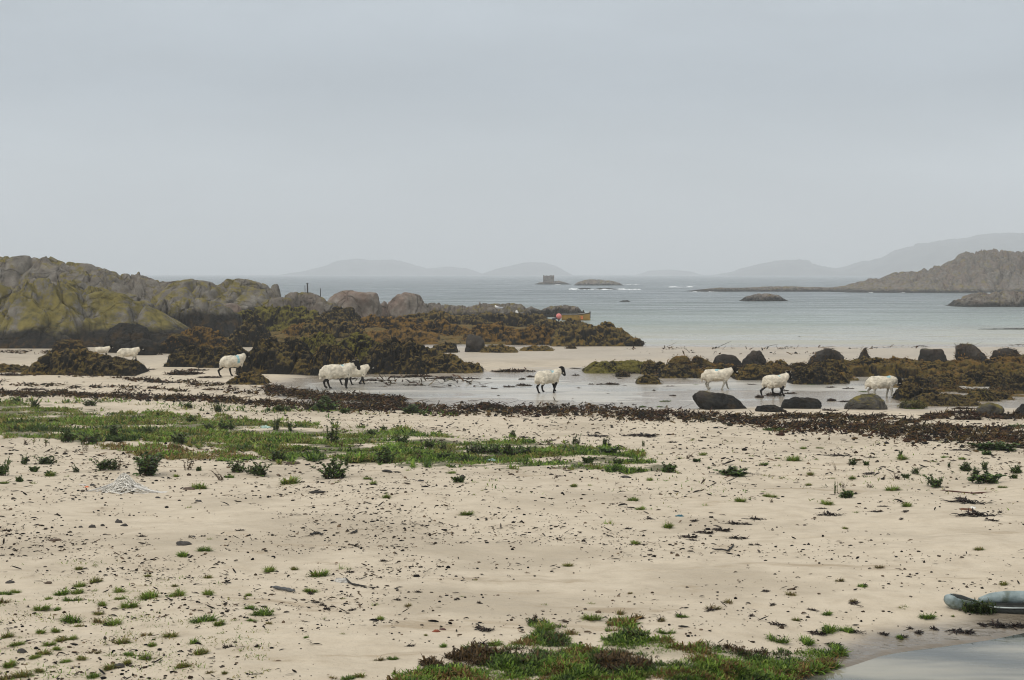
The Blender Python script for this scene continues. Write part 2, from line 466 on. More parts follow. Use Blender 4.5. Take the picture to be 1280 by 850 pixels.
def build_ground():
    Ys = np.concatenate([np.linspace(-14, 7.5, 24), np.exp(np.linspace(math.log(8), math.log(95), 760)), np.exp(np.linspace(math.log(97), math.log(420), 60))])
    U = np.concatenate([np.linspace(-2.4, -.62, 60), np.linspace(-.61, .61, 700), np.linspace(.62, 2.4, 60)])
    Yg, Ug = np.meshgrid(Ys, U, indexing='ij')
    X = Ug * (Yg + 16) * .82
    Z = gz(X, Yg)
    h_pool = Z - POOL_Z
    d = pool_d(X, Yg)
    wet = np.where((Yg < 22) & (d > -1.2), 1 - sstep(.0, .07, h_pool), 0)
    pw_ = np.where((Yg < 22) & (d > -1.5), 1 - sstep(.0, .05, h_pool + .022 * fbm(X * 1.4, Yg * 1.4, 4.7, 4)), 0)
    wn = .02 * fbm(X * .25, Yg * .5, 6.6, 3)
    flat = sstep(43, 46, Yg)
    wet = np.maximum(wet, flat * (1 - sstep(.005, .06, Z + wn)) * .95)
    wet = np.maximum(wet, sstep(80, 88, Yg + 14 * wn * 10) * .8); wet = np.maximum(wet, sstep(62, 76, Yg + 60 * wn) * .55)
    px, py = to_px(X, Yg, Z)
    soil = np.zeros_like(X)
    for poly in MATS:
        soil = np.maximum(soil, poly_mask(px + 10 * perlin(X * 1.5, Yg * 1.5, 2.0), py + 5 * perlin(X * 1.7, Yg * 1.7, 6.0), poly) * (.45 if poly is MAT_BANK else 1.0))
    soil *= sstep(-.25, .25, fbm(X * .9, Yg * .9, 3.1, 3) + .1)
    nr, nc = X.shape
    i = np.arange(nr * nc).reshape(nr, nc)
    q = np.stack([i[:-1, :-1], i[:-1, 1:], i[1:, 1:], i[1:, :-1]], -1).reshape(-1, 4)
    V = np.stack([X, Yg, Z], -1).reshape(-1, 3)
    C = np.stack([wet, soil, pw_], -1).reshape(-1, 3)
    o = obj('sand_beach', mesh_np('sand_beach', V, q, M['sand'], C)); tag(o, 'pale sandy beach strewn with seaweed crumbs', 'beach', kind='structure')

MAT_TOP = [(-260, 500), (0, 503), (90, 510), (210, 519), (330, 526), (430, 536), (440, 560), (330, 564), (250, 558), (190, 551), (100, 552), (0, 545), (-260, 540)]
MAT_LOW = [(110, 556), (200, 558), (300, 565), (340, 574), (280, 577), (170, 570)]
MAT_MID = [(330, 540), (480, 536), (560, 545), (640, 549), (720, 556), (790, 566), (850, 590), (760, 588), (640, 584), (500, 580), (400, 575), (330, 578)]
MAT_BANK = [(470, 870), (500, 846), (524, 838), (562, 826), (592, 812), (640, 806), (664, 797), (676, 776), (700, 786), (712, 804), (742, 812), (768, 772), (782, 776), (812, 796), (850, 810), (900, 806), (960, 818), (1012, 810), (1062, 818), (1040, 833), (1000, 850), (960, 900), (540, 900)]
MATS = [MAT_TOP, MAT_MID, MAT_BANK]

build_ground()

def sheet(name, x0, x1, y0, y1, z, mat, nx=1, ny=1):
    xs = np.linspace(x0, x1, nx + 1); ys = np.linspace(y0, y1, ny + 1)
    Yg, Xg = np.meshgrid(ys, xs, indexing='ij')
    V = np.stack([Xg, Yg, np.full_like(Xg, z)], -1).reshape(-1, 3)
    i = np.arange(V.shape[0]).reshape(ny + 1, nx + 1)
    q = np.stack([i[:-1, :-1], i[:-1, 1:], i[1:, 1:], i[1:, :-1]], -1).reshape(-1, 4)
    return obj(name, mesh_np(name, V, q, mat))

SEA_Z = -.055
tag(sheet('sea', -12000, 12000, 79, 12000, SEA_Z, M['sea'], 60, 60), 'grey green sea running out to the misty horizon', 'sea', kind='structure')
tag(sheet('tidal_water', -16, 60, 43.5, 76, -.006, M['film'], 8, 4), 'thin sheet of tidal water lying on wet sand', 'tidal water', kind='structure')
tag(sheet('stream_water', 0.4, 9, 6.5, 15.6, POOL_Z - .02, M['pool'], 4, 4), 'shallow stream pool at the foot of the sand bank', 'stream', kind='structure')

# ================================================================== ROCKS
def rock_mesh(name, dims, seed, mat, n=5, planes=9, amp=.14, flat=0.0, peak=0.0, lean=0.0, fiss=0, sharp=14.0):
    """dims = half sizes (x, y) and full height above the ground; the base sinks below z = 0"""
    rg = np.random.default_rng(seed); v, f = ico(n)
    N = rg.normal(size=(planes, 3)); N[:, 2] *= .7; N /= np.linalg.norm(N, axis=1)[:, None]
    D = rg.uniform(.60, .98, planes)
    amp = amp * 1.5
    if mat == M['bare_rock']: D = rg.uniform(.5, .95, planes); sharp = 26.0
    N = np.concatenate([N, [[0, 0, 1]]]); D = np.concatenate([D, [1.0 - .3 * flat]])
    a = np.maximum(v @ N.T, 0) / D
    r = (1 + (a ** sharp).sum(1)) ** (-1 / sharp)
    p = v * r[:, None]
    p[:, :2] *= (1 - peak * np.clip(p[:, 2:3], 0, 1) ** 1.0)
    p[:, 0] += lean * np.clip(p[:, 2], 0, 1)
    sc = np.array([dims[0], dims[1], dims[2] / max(p[:, 2].max(), .2)])
    p /= np.array([np.abs(p[:, 0]).max(), np.abs(p[:, 1]).max(), 1])
    q = p * sc
    m = float(min(dims[0], dims[1], dims[2] * 1.3)); k = 1.0 / m
    o = rg.uniform(0, 50, 3)
    dsp = fbm(q[:, 0] * k * 1.1 + o[0], q[:, 1] * k * 1.1 + o[1], q[:, 2] * k * 1.4 + o[2], 5, 2.1, .52)
    rd = 1 - np.abs(fbm(q[:, 0] * k * 1.7 + o[1], q[:, 1] * k * 1.7 + o[2], q[:, 2] * k * 2.4 + o[0], 3))
    q = q + v * (m * amp * (dsp * 1.1 - .55 * rd ** 4))[:, None]
    for j in range(fiss):
        n_ = rg.normal(size=3); n_[2] *= .35; n_ /= np.linalg.norm(n_); dd = rg.uniform(-.6, .6) * dims[0] * abs(n_[0])
        e = q @ n_ - dd + .12 * m * perlin(q[:, 0] * k * 1.5 + j, q[:, 1] * k * 1.5, q[:, 2] * k * 1.5)
        q = q - v * (.10 * m * np.exp(-(e / (.045 * m)) ** 2))[:, None]
    q[:, 2] = np.where(q[:, 2] < 0, np.maximum(q[:, 2] * .5, -.25 * dims[2] - .1), q[:, 2])
    return mesh_np(name, q, f, mat), q, v

FR = {'dark': [(.010, .0098, .007), (.022, .017, .008)], 'brown': [(.035, .021, .007), (.062, .036, .010)], 'olive': [(.055, .052, .011), (.09, .08, .015)],
      'orange': [(.09, .046, .009), (.145, .074, .012)], 'red': [(.045, .014, .010), (.034, .02, .012)]}

def frond_mesh(q, v, dims, n, pal, seed, L=.22, W=.035):
    rg = np.random.default_rng(seed)
    ok = np.where((v[:, 2] > -.05) & (q[:, 2] > .04) & ((v[:, 1] < .45) | (v[:, 2] > .75)))[0]
    w = np.clip(v[ok, 2] + .25, .05, 1); w /= w.sum()
    i = rg.choice(ok, n, p=w)
    P = q[i] + v[i] * .01 + rg.normal(size=(n, 3)) * .03
    yaw = np.arctan2(v[i, 1], v[i, 0]) + rg.normal(size=n) * 1.1
    cols = np.array([c for k in pal for c in FR[k]])
    pick = (np.abs(perlin(P[:, 0] * .9 + seed, P[:, 1] * .9, P[:, 2] * .9)) * 1.9 * len(cols) + rg.uniform(0, 1.6, n)).astype(int) % len(cols)
    C = cols[pick] * rg.uniform(.6, 1.35, n)[:, None]
    l = L * rg.uniform(.5, 1.5, n)
    return strips(P, yaw, l, W * rg.uniform(.6, 1.5, n), rg.uniform(-.4, .7, n), rg.uniform(-.8, -.2, n), C, 3, 2, rg.uniform(-.5, .5, n))

def rock(name, label, px0, px1, ptop, pbase, mat, cat='rock', group=None, depth=.8, fronds=0, pal=('brown', 'dark'), fl=.14, fw=.024, Y=None, n=5, **kw):
    pc = (px0 + px1) / 2
    seed = int(px0 * 7 + ptop * 13 + pbase * 3) % 99991
    if name == 'weedy_rock' and px1 - px0 > 26:
        rg = np.random.default_rng(seed); c = .5 + kw.get('lean', 0) * .8 + rg.uniform(-.16, .16); u = np.linspace(0, 1, 26)
        e = np.where(u < c, (c - u) / c, (u - c) / (1 - c)); pk = kw.get('peak', 0)
        pw_ = 3.0 - 2.6 * pk + kw.get('flat', 0) * 2 + rg.uniform(-.5, .5)
        prof = np.clip(1 - e ** max(pw_, 1.0), 0, 1) ** (.75 if pk == 0 else 1)
        prof = prof * (1 + (.20 - .1 * kw.get('flat', 0)) * perlin(u * 4.5 + seed % 97, u * 0 + 3.3) + .10 * perlin(u * 11 + seed % 89, u * 0 + 1.3)); prof = prof / prof.max()
        w_ = px1 - px0; pts = [(px0 - .04 * w_ + u_ * w_ * 1.08, pbase - (pbase - ptop) * q_) for u_, q_ in zip(u, prof)]
        if Y is None: y_ = float(ground(pc, pbase)[1][0])
        else: y_ = Y
        wm = w_ / F * y_
        o = ridge(name, pts, pbase, max(wm * depth * 2.1, 1.6), mat, int(np.clip(w_ * 2.4, 60, 300)), 64, .42, max(.45, min(1.1, wm * .22)), seed % 997, Y=y_ if Y is None else Y, front=.5, pw=.75, crack=.3, fis=2, rk=.3, nd=.30,
                  zb=None, fronds=int(fronds * .75), pal=pal, fl=fl * .9, fw=fw)
        return tag(o, label, cat, group)
    if Y is None:
        x, y, z = (float(a[0]) for a in ground(pc, pbase))
    else:
        x, _, z = at_depth(pc, pbase, Y); y = Y; z = min(float(z), float(gz(float(x), Y)) - .05)
    hw = (px1 - px0) / 2 / F * y / CT
    hy = hw * depth
    yc = y + hy * .75
    xc = x * yc / y; hw *= yc / y
    ztop = at_depth(pc, ptop, yc)[2]
    H = max(ztop - z, .05)
    me, q, v = rock_mesh(name, (hw * 1.02, hy, H), seed, mat, n, **kw)
    o = obj(name, me, None, (xc, yc, z - .01)); tag(o, label, cat, group)
    if fronds:
        Vf, Ff, Cf = frond_mesh(q, v, (hw, hy, H), int(fronds * 1.9), pal, seed + 1, fl, fw)
        obj('seaweed', mesh_np('seaweed', Vf, Ff, M['frond'], Cf), o)['kind'] = 'stuff'
    return o

def ridge(name, pts, pbase, depth, mat, nS=220, nT=80, amp=.25, cell=1.6, seed=1, Y=None, front=.5, zb=None, crack=.42, ext=None, pw=.62, fronds=0, pal=('brown', 'dark'), fl=.3, fw=.05, holes=0.0, fis=0, rk=1.0, nd=0.0):
    """a rocky mass of real depth: crest follows the silhouette, fractured into tilted blocks"""
    pts = np.array(pts, float); rg = np.random.default_rng(seed)
    if Y is None:
        x, y, z = (float(a[0]) for a in ground((pts[0, 0] + pts[-1, 0]) / 2, pbase)); Y = y; z0 = z
    else:
        z0 = min(float(at_depth(640, pbase, Y)[2]), float(gz(float(at_depth(pts[:, 0].mean(), pbase, Y)[0]), min(Y, 600.0))) - .05)
    if zb is not None: z0 = zb
    yc = Y + depth * front
    s = np.linspace(pts[0, 0], pts[-1, 0], nS)
    top = np.interp(s, pts[:, 0], pts[:, 1])
    a, dy, dz = ray(s, top); t = yc / dy
    xs = a * t; zt = ZC + dz * t
    H = np.maximum(zt - z0, .02)
    T = np.linspace(0, 1, nT)
    Tg, Xg = np.meshgrid(T, xs, indexing='ij'); Hg = np.broadcast_to(H, Tg.shape)
    Yg = Y + Tg * depth
    k = 1 / cell
    tw = Tg + .16 * fbm(Xg * k * .35 + seed, Yg * k * .35, 2.2, 3) * np.sin(math.pi * Tg)
    tw = np.clip(tw, 0, 1)
    tt = np.where(tw < front, tw / front * .5, .5 + (tw - front) / (1 - front) * .5)
    prof = np.sin(math.pi * tt) ** pw
    Z = Hg * prof
    # fractured blocks
    npt = int(min(420, max(12, (xs[-1] - xs[0]) * depth / cell ** 2)))
    sx = rg.uniform(xs[0], xs[-1], npt); sy = rg.uniform(Y, Y + depth, npt)
    off = rg.uniform(-1, 1, npt); tx = rg.normal(size=npt) * .5; tyy = rg.normal(size=npt) * .5
    wx = Xg + .35 * cell * fbm(Xg * k * .9, Yg * k * .9, seed * 1.7, 3); wy = Yg + .35 * cell * fbm(Xg * k * .9 + 40, Yg * k * .9, seed * 1.7, 3)
    fx = wx.ravel(); fy = wy.ravel()
    d1 = np.full(fx.shape, 1e9); d2 = d1.copy(); bi = np.zeros(fx.shape, int)
    for j in range(npt):
        d = (fx - sx[j]) ** 2 + ((fy - sy[j]) * .75) ** 2
        c = d < d1
        d2 = np.where(c, d1, np.minimum(d2, d)); bi = np.where(c, j, bi); d1 = np.where(c, d, d1)
    ed = np.sqrt(d2) - np.sqrt(d1)
    blk = off[bi] * .45 + np.clip((tx[bi] * (fx - sx[bi]) + tyy[bi] * (fy - sy[bi])) * k, -1, 1)
    rnd = np.clip(1 - np.sqrt(d1) * k * .8, -1, 1) * .8
    crk = np.exp(-(ed / (.11 * cell)) ** 2)
    rough = fbm(Xg * k * 1.6, Yg * k * 1.6, seed * .37, 5, 2.1, .55)
    edge = np.clip(Z / (.35 * Hg + 1e-6), 0, 1)
    Z = Z + np.minimum(amp, Hg * .3) * edge * (blk.reshape(Z.shape) * .6 + rnd.reshape(Z.shape) * .7 * min(1, rk + .3) + .55 * rk * rough - crack * 4 * crk.reshape(Z.shape) * .5)
    for j in range(fis):
        an = rg.uniform(-1.25, 1.25) + (math.pi / 2 if j % 3 else 0); x_, y_ = rg.uniform(xs[0], xs[-1]), Y + depth * rg.uniform(.1, .6)
        e = (Xg - x_) * math.sin(an) - (Yg - y_) * math.cos(an) + .55 * cell * fbm(Xg * k * .5 + j, Yg * k * .5, seed * .9, 3)
        al = np.abs((Xg - x_) * math.cos(an) + (Yg - y_) * math.sin(an))
        ln = rg.uniform(1.2, 3.2) * cell
        Z = Z - edge * np.minimum(.55, .28 * Hg) * rg.uniform(.5, 1.1) * np.exp(-(e / (rg.uniform(.05, .11) * cell)) ** 2) * (1 - sstep(ln * .6, ln, al))
    # keep the crest where the silhouette is: rescale every column
    mx = Z.max(0); sc = np.where(mx > 1e-3, (H + .35 * (mx - H)) / np.maximum(mx, 1e-3), 1)
    Z = Z * sc
    if holes: Z = Z - holes * np.clip(fbm(Xg * .45 + seed, Yg * .9, 4.4, 3) + .15, 0, 1)
    Z = z0 + Z
    Z[0] = z0 - .3; Z[-1] = z0 - .3
    Z[:, 0] = np.minimum(Z[:, 0], z0 - .1); Z[:, -1] = np.minimum(Z[:, -1], z0 - .1)
    xo, yo = float(xs.mean()), Y + depth / 2
    V = np.stack([Xg - xo, Yg - yo, Z - z0], -1)
    if nd:
        nn = np.cross(np.gradient(V, axis=1), np.gradient(V, axis=0)); nn /= np.linalg.norm(nn, axis=2)[..., None] + 1e-9
        kk = 1.15 * k; zs = V[..., 2] * kk
        d3 = fbm(Xg * kk + seed, Yg * kk, zs, 5, 2.1, .55); r3 = 1 - np.abs(fbm(Xg * kk * .9, Yg * kk * .9 + seed, zs * .9, 3))
        fade = np.clip(V[..., 2] / (.25 * Hg + .05), 0, 1)
        V = V + nn * (nd * np.minimum(cell, Hg) * fade * (d3 * .8 - .7 * r3 ** 5 + .1))[..., None]
    i = np.arange(nS * nT).reshape(nT, nS)
    q = np.stack([i[:-1, :-1], i[:-1, 1:], i[1:, 1:], i[1:, :-1]], -1).reshape(-1, 4)
    o = obj(name, mesh_np(name, V.reshape(-1, 3), q, mat), None, (xo, yo, z0))
    if fronds:
        du = np.gradient(V, axis=1); dv = np.gradient(V, axis=0); nn = np.cross(du, dv).reshape(-1, 3); nn /= np.linalg.norm(nn, axis=1)[:, None] + 1e-9
        q_ = V.reshape(-1, 3)
        Vf, Ff, Cf = frond_mesh(q_, nn, None, fronds, pal, seed + 5, fl, fw)
        obj('seaweed', mesh_np('seaweed', Vf, Ff, M['frond'], Cf), o)['kind'] = 'stuff'
    return o

OUT = 'granite outcrops of the left headland'
# ---- high ground at the back left
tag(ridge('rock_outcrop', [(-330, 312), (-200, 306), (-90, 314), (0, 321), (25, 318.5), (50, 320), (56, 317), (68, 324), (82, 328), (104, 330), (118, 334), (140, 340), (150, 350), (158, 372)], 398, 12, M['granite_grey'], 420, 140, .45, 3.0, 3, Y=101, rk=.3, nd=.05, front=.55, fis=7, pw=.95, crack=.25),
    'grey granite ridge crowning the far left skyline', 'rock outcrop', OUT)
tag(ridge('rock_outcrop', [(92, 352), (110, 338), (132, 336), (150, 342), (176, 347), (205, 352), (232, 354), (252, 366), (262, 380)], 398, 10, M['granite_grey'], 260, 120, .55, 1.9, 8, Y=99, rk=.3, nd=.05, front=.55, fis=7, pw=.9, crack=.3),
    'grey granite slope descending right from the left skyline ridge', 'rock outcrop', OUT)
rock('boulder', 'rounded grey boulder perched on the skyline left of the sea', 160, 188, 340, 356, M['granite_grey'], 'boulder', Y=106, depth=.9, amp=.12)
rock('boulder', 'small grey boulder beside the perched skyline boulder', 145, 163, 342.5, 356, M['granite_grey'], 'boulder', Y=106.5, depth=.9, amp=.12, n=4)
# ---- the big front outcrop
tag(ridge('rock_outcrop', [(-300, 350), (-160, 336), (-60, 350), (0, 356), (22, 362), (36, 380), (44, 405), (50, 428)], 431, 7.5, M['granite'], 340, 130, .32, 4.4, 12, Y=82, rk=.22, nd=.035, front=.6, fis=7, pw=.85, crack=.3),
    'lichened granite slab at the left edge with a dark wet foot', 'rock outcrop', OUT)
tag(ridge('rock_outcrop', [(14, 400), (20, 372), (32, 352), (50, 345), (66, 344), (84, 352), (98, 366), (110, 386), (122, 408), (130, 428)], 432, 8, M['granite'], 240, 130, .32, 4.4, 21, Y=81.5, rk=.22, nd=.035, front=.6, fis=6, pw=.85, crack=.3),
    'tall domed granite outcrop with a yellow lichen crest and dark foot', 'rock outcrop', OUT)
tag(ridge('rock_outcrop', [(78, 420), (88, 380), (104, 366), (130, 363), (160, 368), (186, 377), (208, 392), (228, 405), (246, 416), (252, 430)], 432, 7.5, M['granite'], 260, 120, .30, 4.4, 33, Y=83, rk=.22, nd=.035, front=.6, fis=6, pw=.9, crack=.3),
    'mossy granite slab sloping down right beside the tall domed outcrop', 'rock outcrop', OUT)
tag(ridge('rock_outcrop', [(60, 364), (78, 350), (92, 352), (110, 358), (136, 364), (150, 376)], 420, 5, M['granite'], 140, 80, .45, 1.0, 35, Y=94, front=.5),
    'knobbly lichened rock in the gap behind the tall dome', 'rock outcrop', OUT)
rock('boulder', 'large dark boulder with an olive top leaning on the mossy slab', 132, 197, 402, 441, M['black_rock'], 'boulder', depth=.7, amp=.09, fiss=2, n=6, lean=-.15)
rock('boulder', 'small black boulder in front of the olive topped boulder', 156, 202, 423, 444, M['black_rock'], 'boulder', depth=.6, amp=.1)
rock('boulder', 'low black rock at the foot of the tall granite dome', 60, 118, 424, 442, M['weed_dark'], 'boulder', depth=.5, amp=.12, fronds=220, pal=('brown', 'orange'))
rock('boulder', 'dark wet rock under the left edge slab', -60, 30, 416, 434, M['black_rock'], 'boulder', depth=.4, amp=.12)
rock('boulder', 'dark weedy boulder at the right foot of the mossy slab', 196, 246, 416, 442, M['weed_dark'], 'boulder', depth=.7, amp=.12, fronds=300, pal=('dark', 'orange'))
# ---- middle rocks behind
tag(ridge('rock_outcrop', [(176, 384), (186, 362), (200, 354), (222, 351), (243, 349), (262, 353), (280, 362), (292, 376)], 400, 13, M['granite_back'], 200, 110, .45, 2.4, 41, Y=95, rk=.3, nd=.05, front=.7, fis=7, pw=1.25, crack=.25),
    'grey rock hump with an orange lichen cap on the skyline', 'rock outcrop', OUT)
tag(ridge('rock_outcrop', [(262, 382), (270, 358), (282, 350), (300, 348.5), (318, 351), (334, 356), (346, 368), (356, 380)], 398, 13, M['granite_back'], 190, 110, .42, 2.6, 44, Y=97, rk=.3, nd=.05, front=.7, fis=7, pw=1.25, crack=.25),
    'broad lichened dome on the skyline below the left hills', 'rock outcrop', OUT)
tag(ridge('rock_outcrop', [(184, 394), (200, 374), (232, 371), (262, 375), (286, 384), (300, 394)], 404, 5, M['granite_back'], 160, 80, .35, 1.5, 46, Y=93, front=.5, fis=14, pw=.9, crack=.3),
    'dark ledge stepping down beneath the orange capped hump', 'rock outcrop', OUT)
rock('boulder', 'small rounded rock between the lichened dome and the post', 332, 357, 355, 372, M['granite_grey'], 'boulder', Y=108, depth=.9, amp=.12)
tag(ridge('rock_outcrop', [(346, 384), (356, 368), (372, 364), (390, 366), (404, 372), (416, 380), (424, 388)], 398, 6, M['granite_ledge'], 150, 80, .3, 1.8, 48, Y=106, rk=.3, nd=.05, front=.6, fis=14, pw=.95, crack=.25),
    'broken ledge of rock carrying the two thin posts', 'rock outcrop', OUT)
rock('boulder', 'big pinkish grey boulder on the skyline right of the posts', 400, 480, 364.5, 388, M['granite_pink'], 'boulder', Y=112, depth=.7, amp=.06, fiss=2, n=6, planes=7, flat=.8, lean=.12)
rock('boulder', 'second pinkish boulder farther right beside the open sea', 477, 540, 366, 386, M['granite_pink'], 'boulder', Y=116, depth=.8, amp=.07, fiss=2, n=6, planes=7, flat=.7, lean=-.12)
rock('boulder', 'small pink stone left of the second pinkish boulder', 471, 488, 376, 387, M['granite_pink'], 'boulder', Y=116, depth=.9, amp=.12, n=4)
tag(ridge('rock_outcrop', [(520, 390), (530, 380), (548, 379.5), (556, 382), (590, 383), (604, 380), (622, 381), (640, 380), (652, 382), (664, 390)], 391, 6, M['granite_ledge'], 260, 70, .35, .8, 52, Y=134, front=.5, fis=14),
    'low flat rock ledge along the water past the pinkish boulders', 'rock outcrop', OUT)
rock('boulder', 'small pointed pink rock on the low ledge', 592, 606, 375.5, 384, M['granite_pink'], 'boulder', Y=137, depth=.9, peak=.4, n=4)
tag(ridge('rock_outcrop', [(640, 394), (652, 387), (664, 384), (676, 388), (690, 383), (706, 382), (722, 384), (728, 391)], 394, 5, M['granite_ledge'], 220, 70, .35, .8, 54, Y=146, front=.5, fis=14),
    'rock ledge rising directly behind the yellow boat', 'rock outcrop', OUT)
rock('boulder', 'small dark boulder behind the bow of the yellow boat', 724, 735, 386.5, 394, M['granite_ledge'], 'boulder', Y=146, depth=.9, peak=.4, n=4)
# ---- low weed-grown shore that carries the headland
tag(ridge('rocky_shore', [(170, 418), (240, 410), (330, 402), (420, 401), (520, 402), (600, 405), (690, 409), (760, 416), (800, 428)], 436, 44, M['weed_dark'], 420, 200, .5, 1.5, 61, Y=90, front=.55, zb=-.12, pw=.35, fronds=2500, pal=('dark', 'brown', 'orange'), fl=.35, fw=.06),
    'low shore of weedy rock joining the headland outcrops', 'rocky shore', kind='structure')
rock('boulder', 'long dark slab lying below the orange capped hump', 206, 296, 385, 404, M['black_rock'], 'boulder', Y=95, depth=.5, flat=.8, amp=.07, n=6, fiss=2)
rock('boulder', 'small pinkish slab under the broad lichened dome', 272, 308, 379, 392, M['granite_pink'], 'boulder', Y=97, depth=.6, flat=.6, amp=.08)
rock('boulder', 'grey stepped slab left of the two thin posts', 326, 374, 372, 388, M['granite_ledge'], 'boulder', Y=101, depth=.6, flat=.9, amp=.07, n=6, fiss=2)
rock('boulder', 'brown flat rock before the big pinkish grey boulder', 384, 432, 378, 392, M['granite_ledge'], 'boulder', Y=106, depth=.6, flat=.7, amp=.08)
W = 'weed covered rocks below the headland'
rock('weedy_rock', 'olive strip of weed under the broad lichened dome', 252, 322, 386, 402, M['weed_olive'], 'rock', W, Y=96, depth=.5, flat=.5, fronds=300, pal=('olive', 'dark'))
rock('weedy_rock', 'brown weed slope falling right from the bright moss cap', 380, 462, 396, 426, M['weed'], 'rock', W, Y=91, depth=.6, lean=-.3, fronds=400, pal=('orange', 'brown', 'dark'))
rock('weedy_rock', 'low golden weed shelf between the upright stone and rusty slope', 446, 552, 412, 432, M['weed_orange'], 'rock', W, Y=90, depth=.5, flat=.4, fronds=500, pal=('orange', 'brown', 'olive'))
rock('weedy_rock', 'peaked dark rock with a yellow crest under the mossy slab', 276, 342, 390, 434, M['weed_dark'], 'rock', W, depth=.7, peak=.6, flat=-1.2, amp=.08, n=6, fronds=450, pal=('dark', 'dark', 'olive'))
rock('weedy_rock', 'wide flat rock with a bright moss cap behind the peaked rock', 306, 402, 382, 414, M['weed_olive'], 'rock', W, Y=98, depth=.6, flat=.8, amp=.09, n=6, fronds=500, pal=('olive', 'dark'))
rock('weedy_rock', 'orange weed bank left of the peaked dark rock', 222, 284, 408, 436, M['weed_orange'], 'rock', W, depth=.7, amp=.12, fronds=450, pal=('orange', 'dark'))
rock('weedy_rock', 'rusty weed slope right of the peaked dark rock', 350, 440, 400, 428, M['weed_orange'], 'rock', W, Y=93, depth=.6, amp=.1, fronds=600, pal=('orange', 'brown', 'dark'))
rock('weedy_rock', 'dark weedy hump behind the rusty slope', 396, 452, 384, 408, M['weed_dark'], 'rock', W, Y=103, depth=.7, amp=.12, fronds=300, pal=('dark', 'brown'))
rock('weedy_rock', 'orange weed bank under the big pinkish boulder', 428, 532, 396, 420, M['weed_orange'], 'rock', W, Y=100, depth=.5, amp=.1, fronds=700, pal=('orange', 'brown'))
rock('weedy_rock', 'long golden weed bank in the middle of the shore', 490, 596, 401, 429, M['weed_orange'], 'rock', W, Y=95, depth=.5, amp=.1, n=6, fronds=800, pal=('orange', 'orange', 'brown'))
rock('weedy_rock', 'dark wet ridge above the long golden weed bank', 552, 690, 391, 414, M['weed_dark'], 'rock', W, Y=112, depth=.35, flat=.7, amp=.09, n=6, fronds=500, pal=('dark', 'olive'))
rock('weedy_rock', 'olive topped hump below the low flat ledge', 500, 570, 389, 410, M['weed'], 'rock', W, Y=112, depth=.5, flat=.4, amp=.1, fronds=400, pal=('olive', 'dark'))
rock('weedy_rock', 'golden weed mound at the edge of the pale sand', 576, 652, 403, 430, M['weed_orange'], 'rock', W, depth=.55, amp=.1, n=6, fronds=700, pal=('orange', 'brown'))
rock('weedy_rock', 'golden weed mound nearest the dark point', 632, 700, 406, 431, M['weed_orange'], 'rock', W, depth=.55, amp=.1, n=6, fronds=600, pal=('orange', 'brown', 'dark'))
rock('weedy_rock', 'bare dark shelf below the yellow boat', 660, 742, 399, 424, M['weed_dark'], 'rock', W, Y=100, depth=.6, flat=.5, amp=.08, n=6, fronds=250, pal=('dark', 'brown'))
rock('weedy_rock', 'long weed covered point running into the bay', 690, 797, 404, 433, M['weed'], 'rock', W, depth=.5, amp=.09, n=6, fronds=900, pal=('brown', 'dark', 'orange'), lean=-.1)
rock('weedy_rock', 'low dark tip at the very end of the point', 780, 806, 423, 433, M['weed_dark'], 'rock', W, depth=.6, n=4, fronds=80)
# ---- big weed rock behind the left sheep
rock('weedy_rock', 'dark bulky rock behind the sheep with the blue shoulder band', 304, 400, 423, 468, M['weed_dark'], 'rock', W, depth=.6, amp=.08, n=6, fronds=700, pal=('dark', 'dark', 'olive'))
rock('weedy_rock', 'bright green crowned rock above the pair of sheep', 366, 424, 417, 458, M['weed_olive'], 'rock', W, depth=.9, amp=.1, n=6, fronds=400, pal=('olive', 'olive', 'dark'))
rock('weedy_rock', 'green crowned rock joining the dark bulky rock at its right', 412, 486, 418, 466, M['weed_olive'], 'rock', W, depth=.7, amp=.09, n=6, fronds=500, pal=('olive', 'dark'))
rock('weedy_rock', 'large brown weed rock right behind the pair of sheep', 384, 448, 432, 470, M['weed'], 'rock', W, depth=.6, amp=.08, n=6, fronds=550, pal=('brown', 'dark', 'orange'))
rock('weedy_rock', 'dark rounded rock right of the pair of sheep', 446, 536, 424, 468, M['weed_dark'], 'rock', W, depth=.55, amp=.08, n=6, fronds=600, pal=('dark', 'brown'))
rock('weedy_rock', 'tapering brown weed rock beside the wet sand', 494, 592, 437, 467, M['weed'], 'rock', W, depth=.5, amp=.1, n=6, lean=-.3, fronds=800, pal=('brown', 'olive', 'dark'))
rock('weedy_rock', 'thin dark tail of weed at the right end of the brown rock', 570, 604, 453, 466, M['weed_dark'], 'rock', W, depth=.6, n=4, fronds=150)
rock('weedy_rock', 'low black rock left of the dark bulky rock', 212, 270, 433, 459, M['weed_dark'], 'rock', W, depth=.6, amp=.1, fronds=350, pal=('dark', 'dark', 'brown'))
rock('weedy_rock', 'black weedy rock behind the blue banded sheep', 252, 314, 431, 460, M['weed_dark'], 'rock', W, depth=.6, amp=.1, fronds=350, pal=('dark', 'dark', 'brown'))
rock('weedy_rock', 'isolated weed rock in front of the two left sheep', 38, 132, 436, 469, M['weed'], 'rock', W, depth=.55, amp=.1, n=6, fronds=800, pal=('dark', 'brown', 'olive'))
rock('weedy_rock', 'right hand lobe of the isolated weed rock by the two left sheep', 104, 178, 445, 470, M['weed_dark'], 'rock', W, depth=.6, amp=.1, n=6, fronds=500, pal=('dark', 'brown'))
rock('weedy_rock', 'low brown weed heap at the left edge of the sand', -30, 38, 455, 466, M['weed_dark'], 'rock', W, depth=.4, n=4, fronds=250, pal=('brown', 'red'))
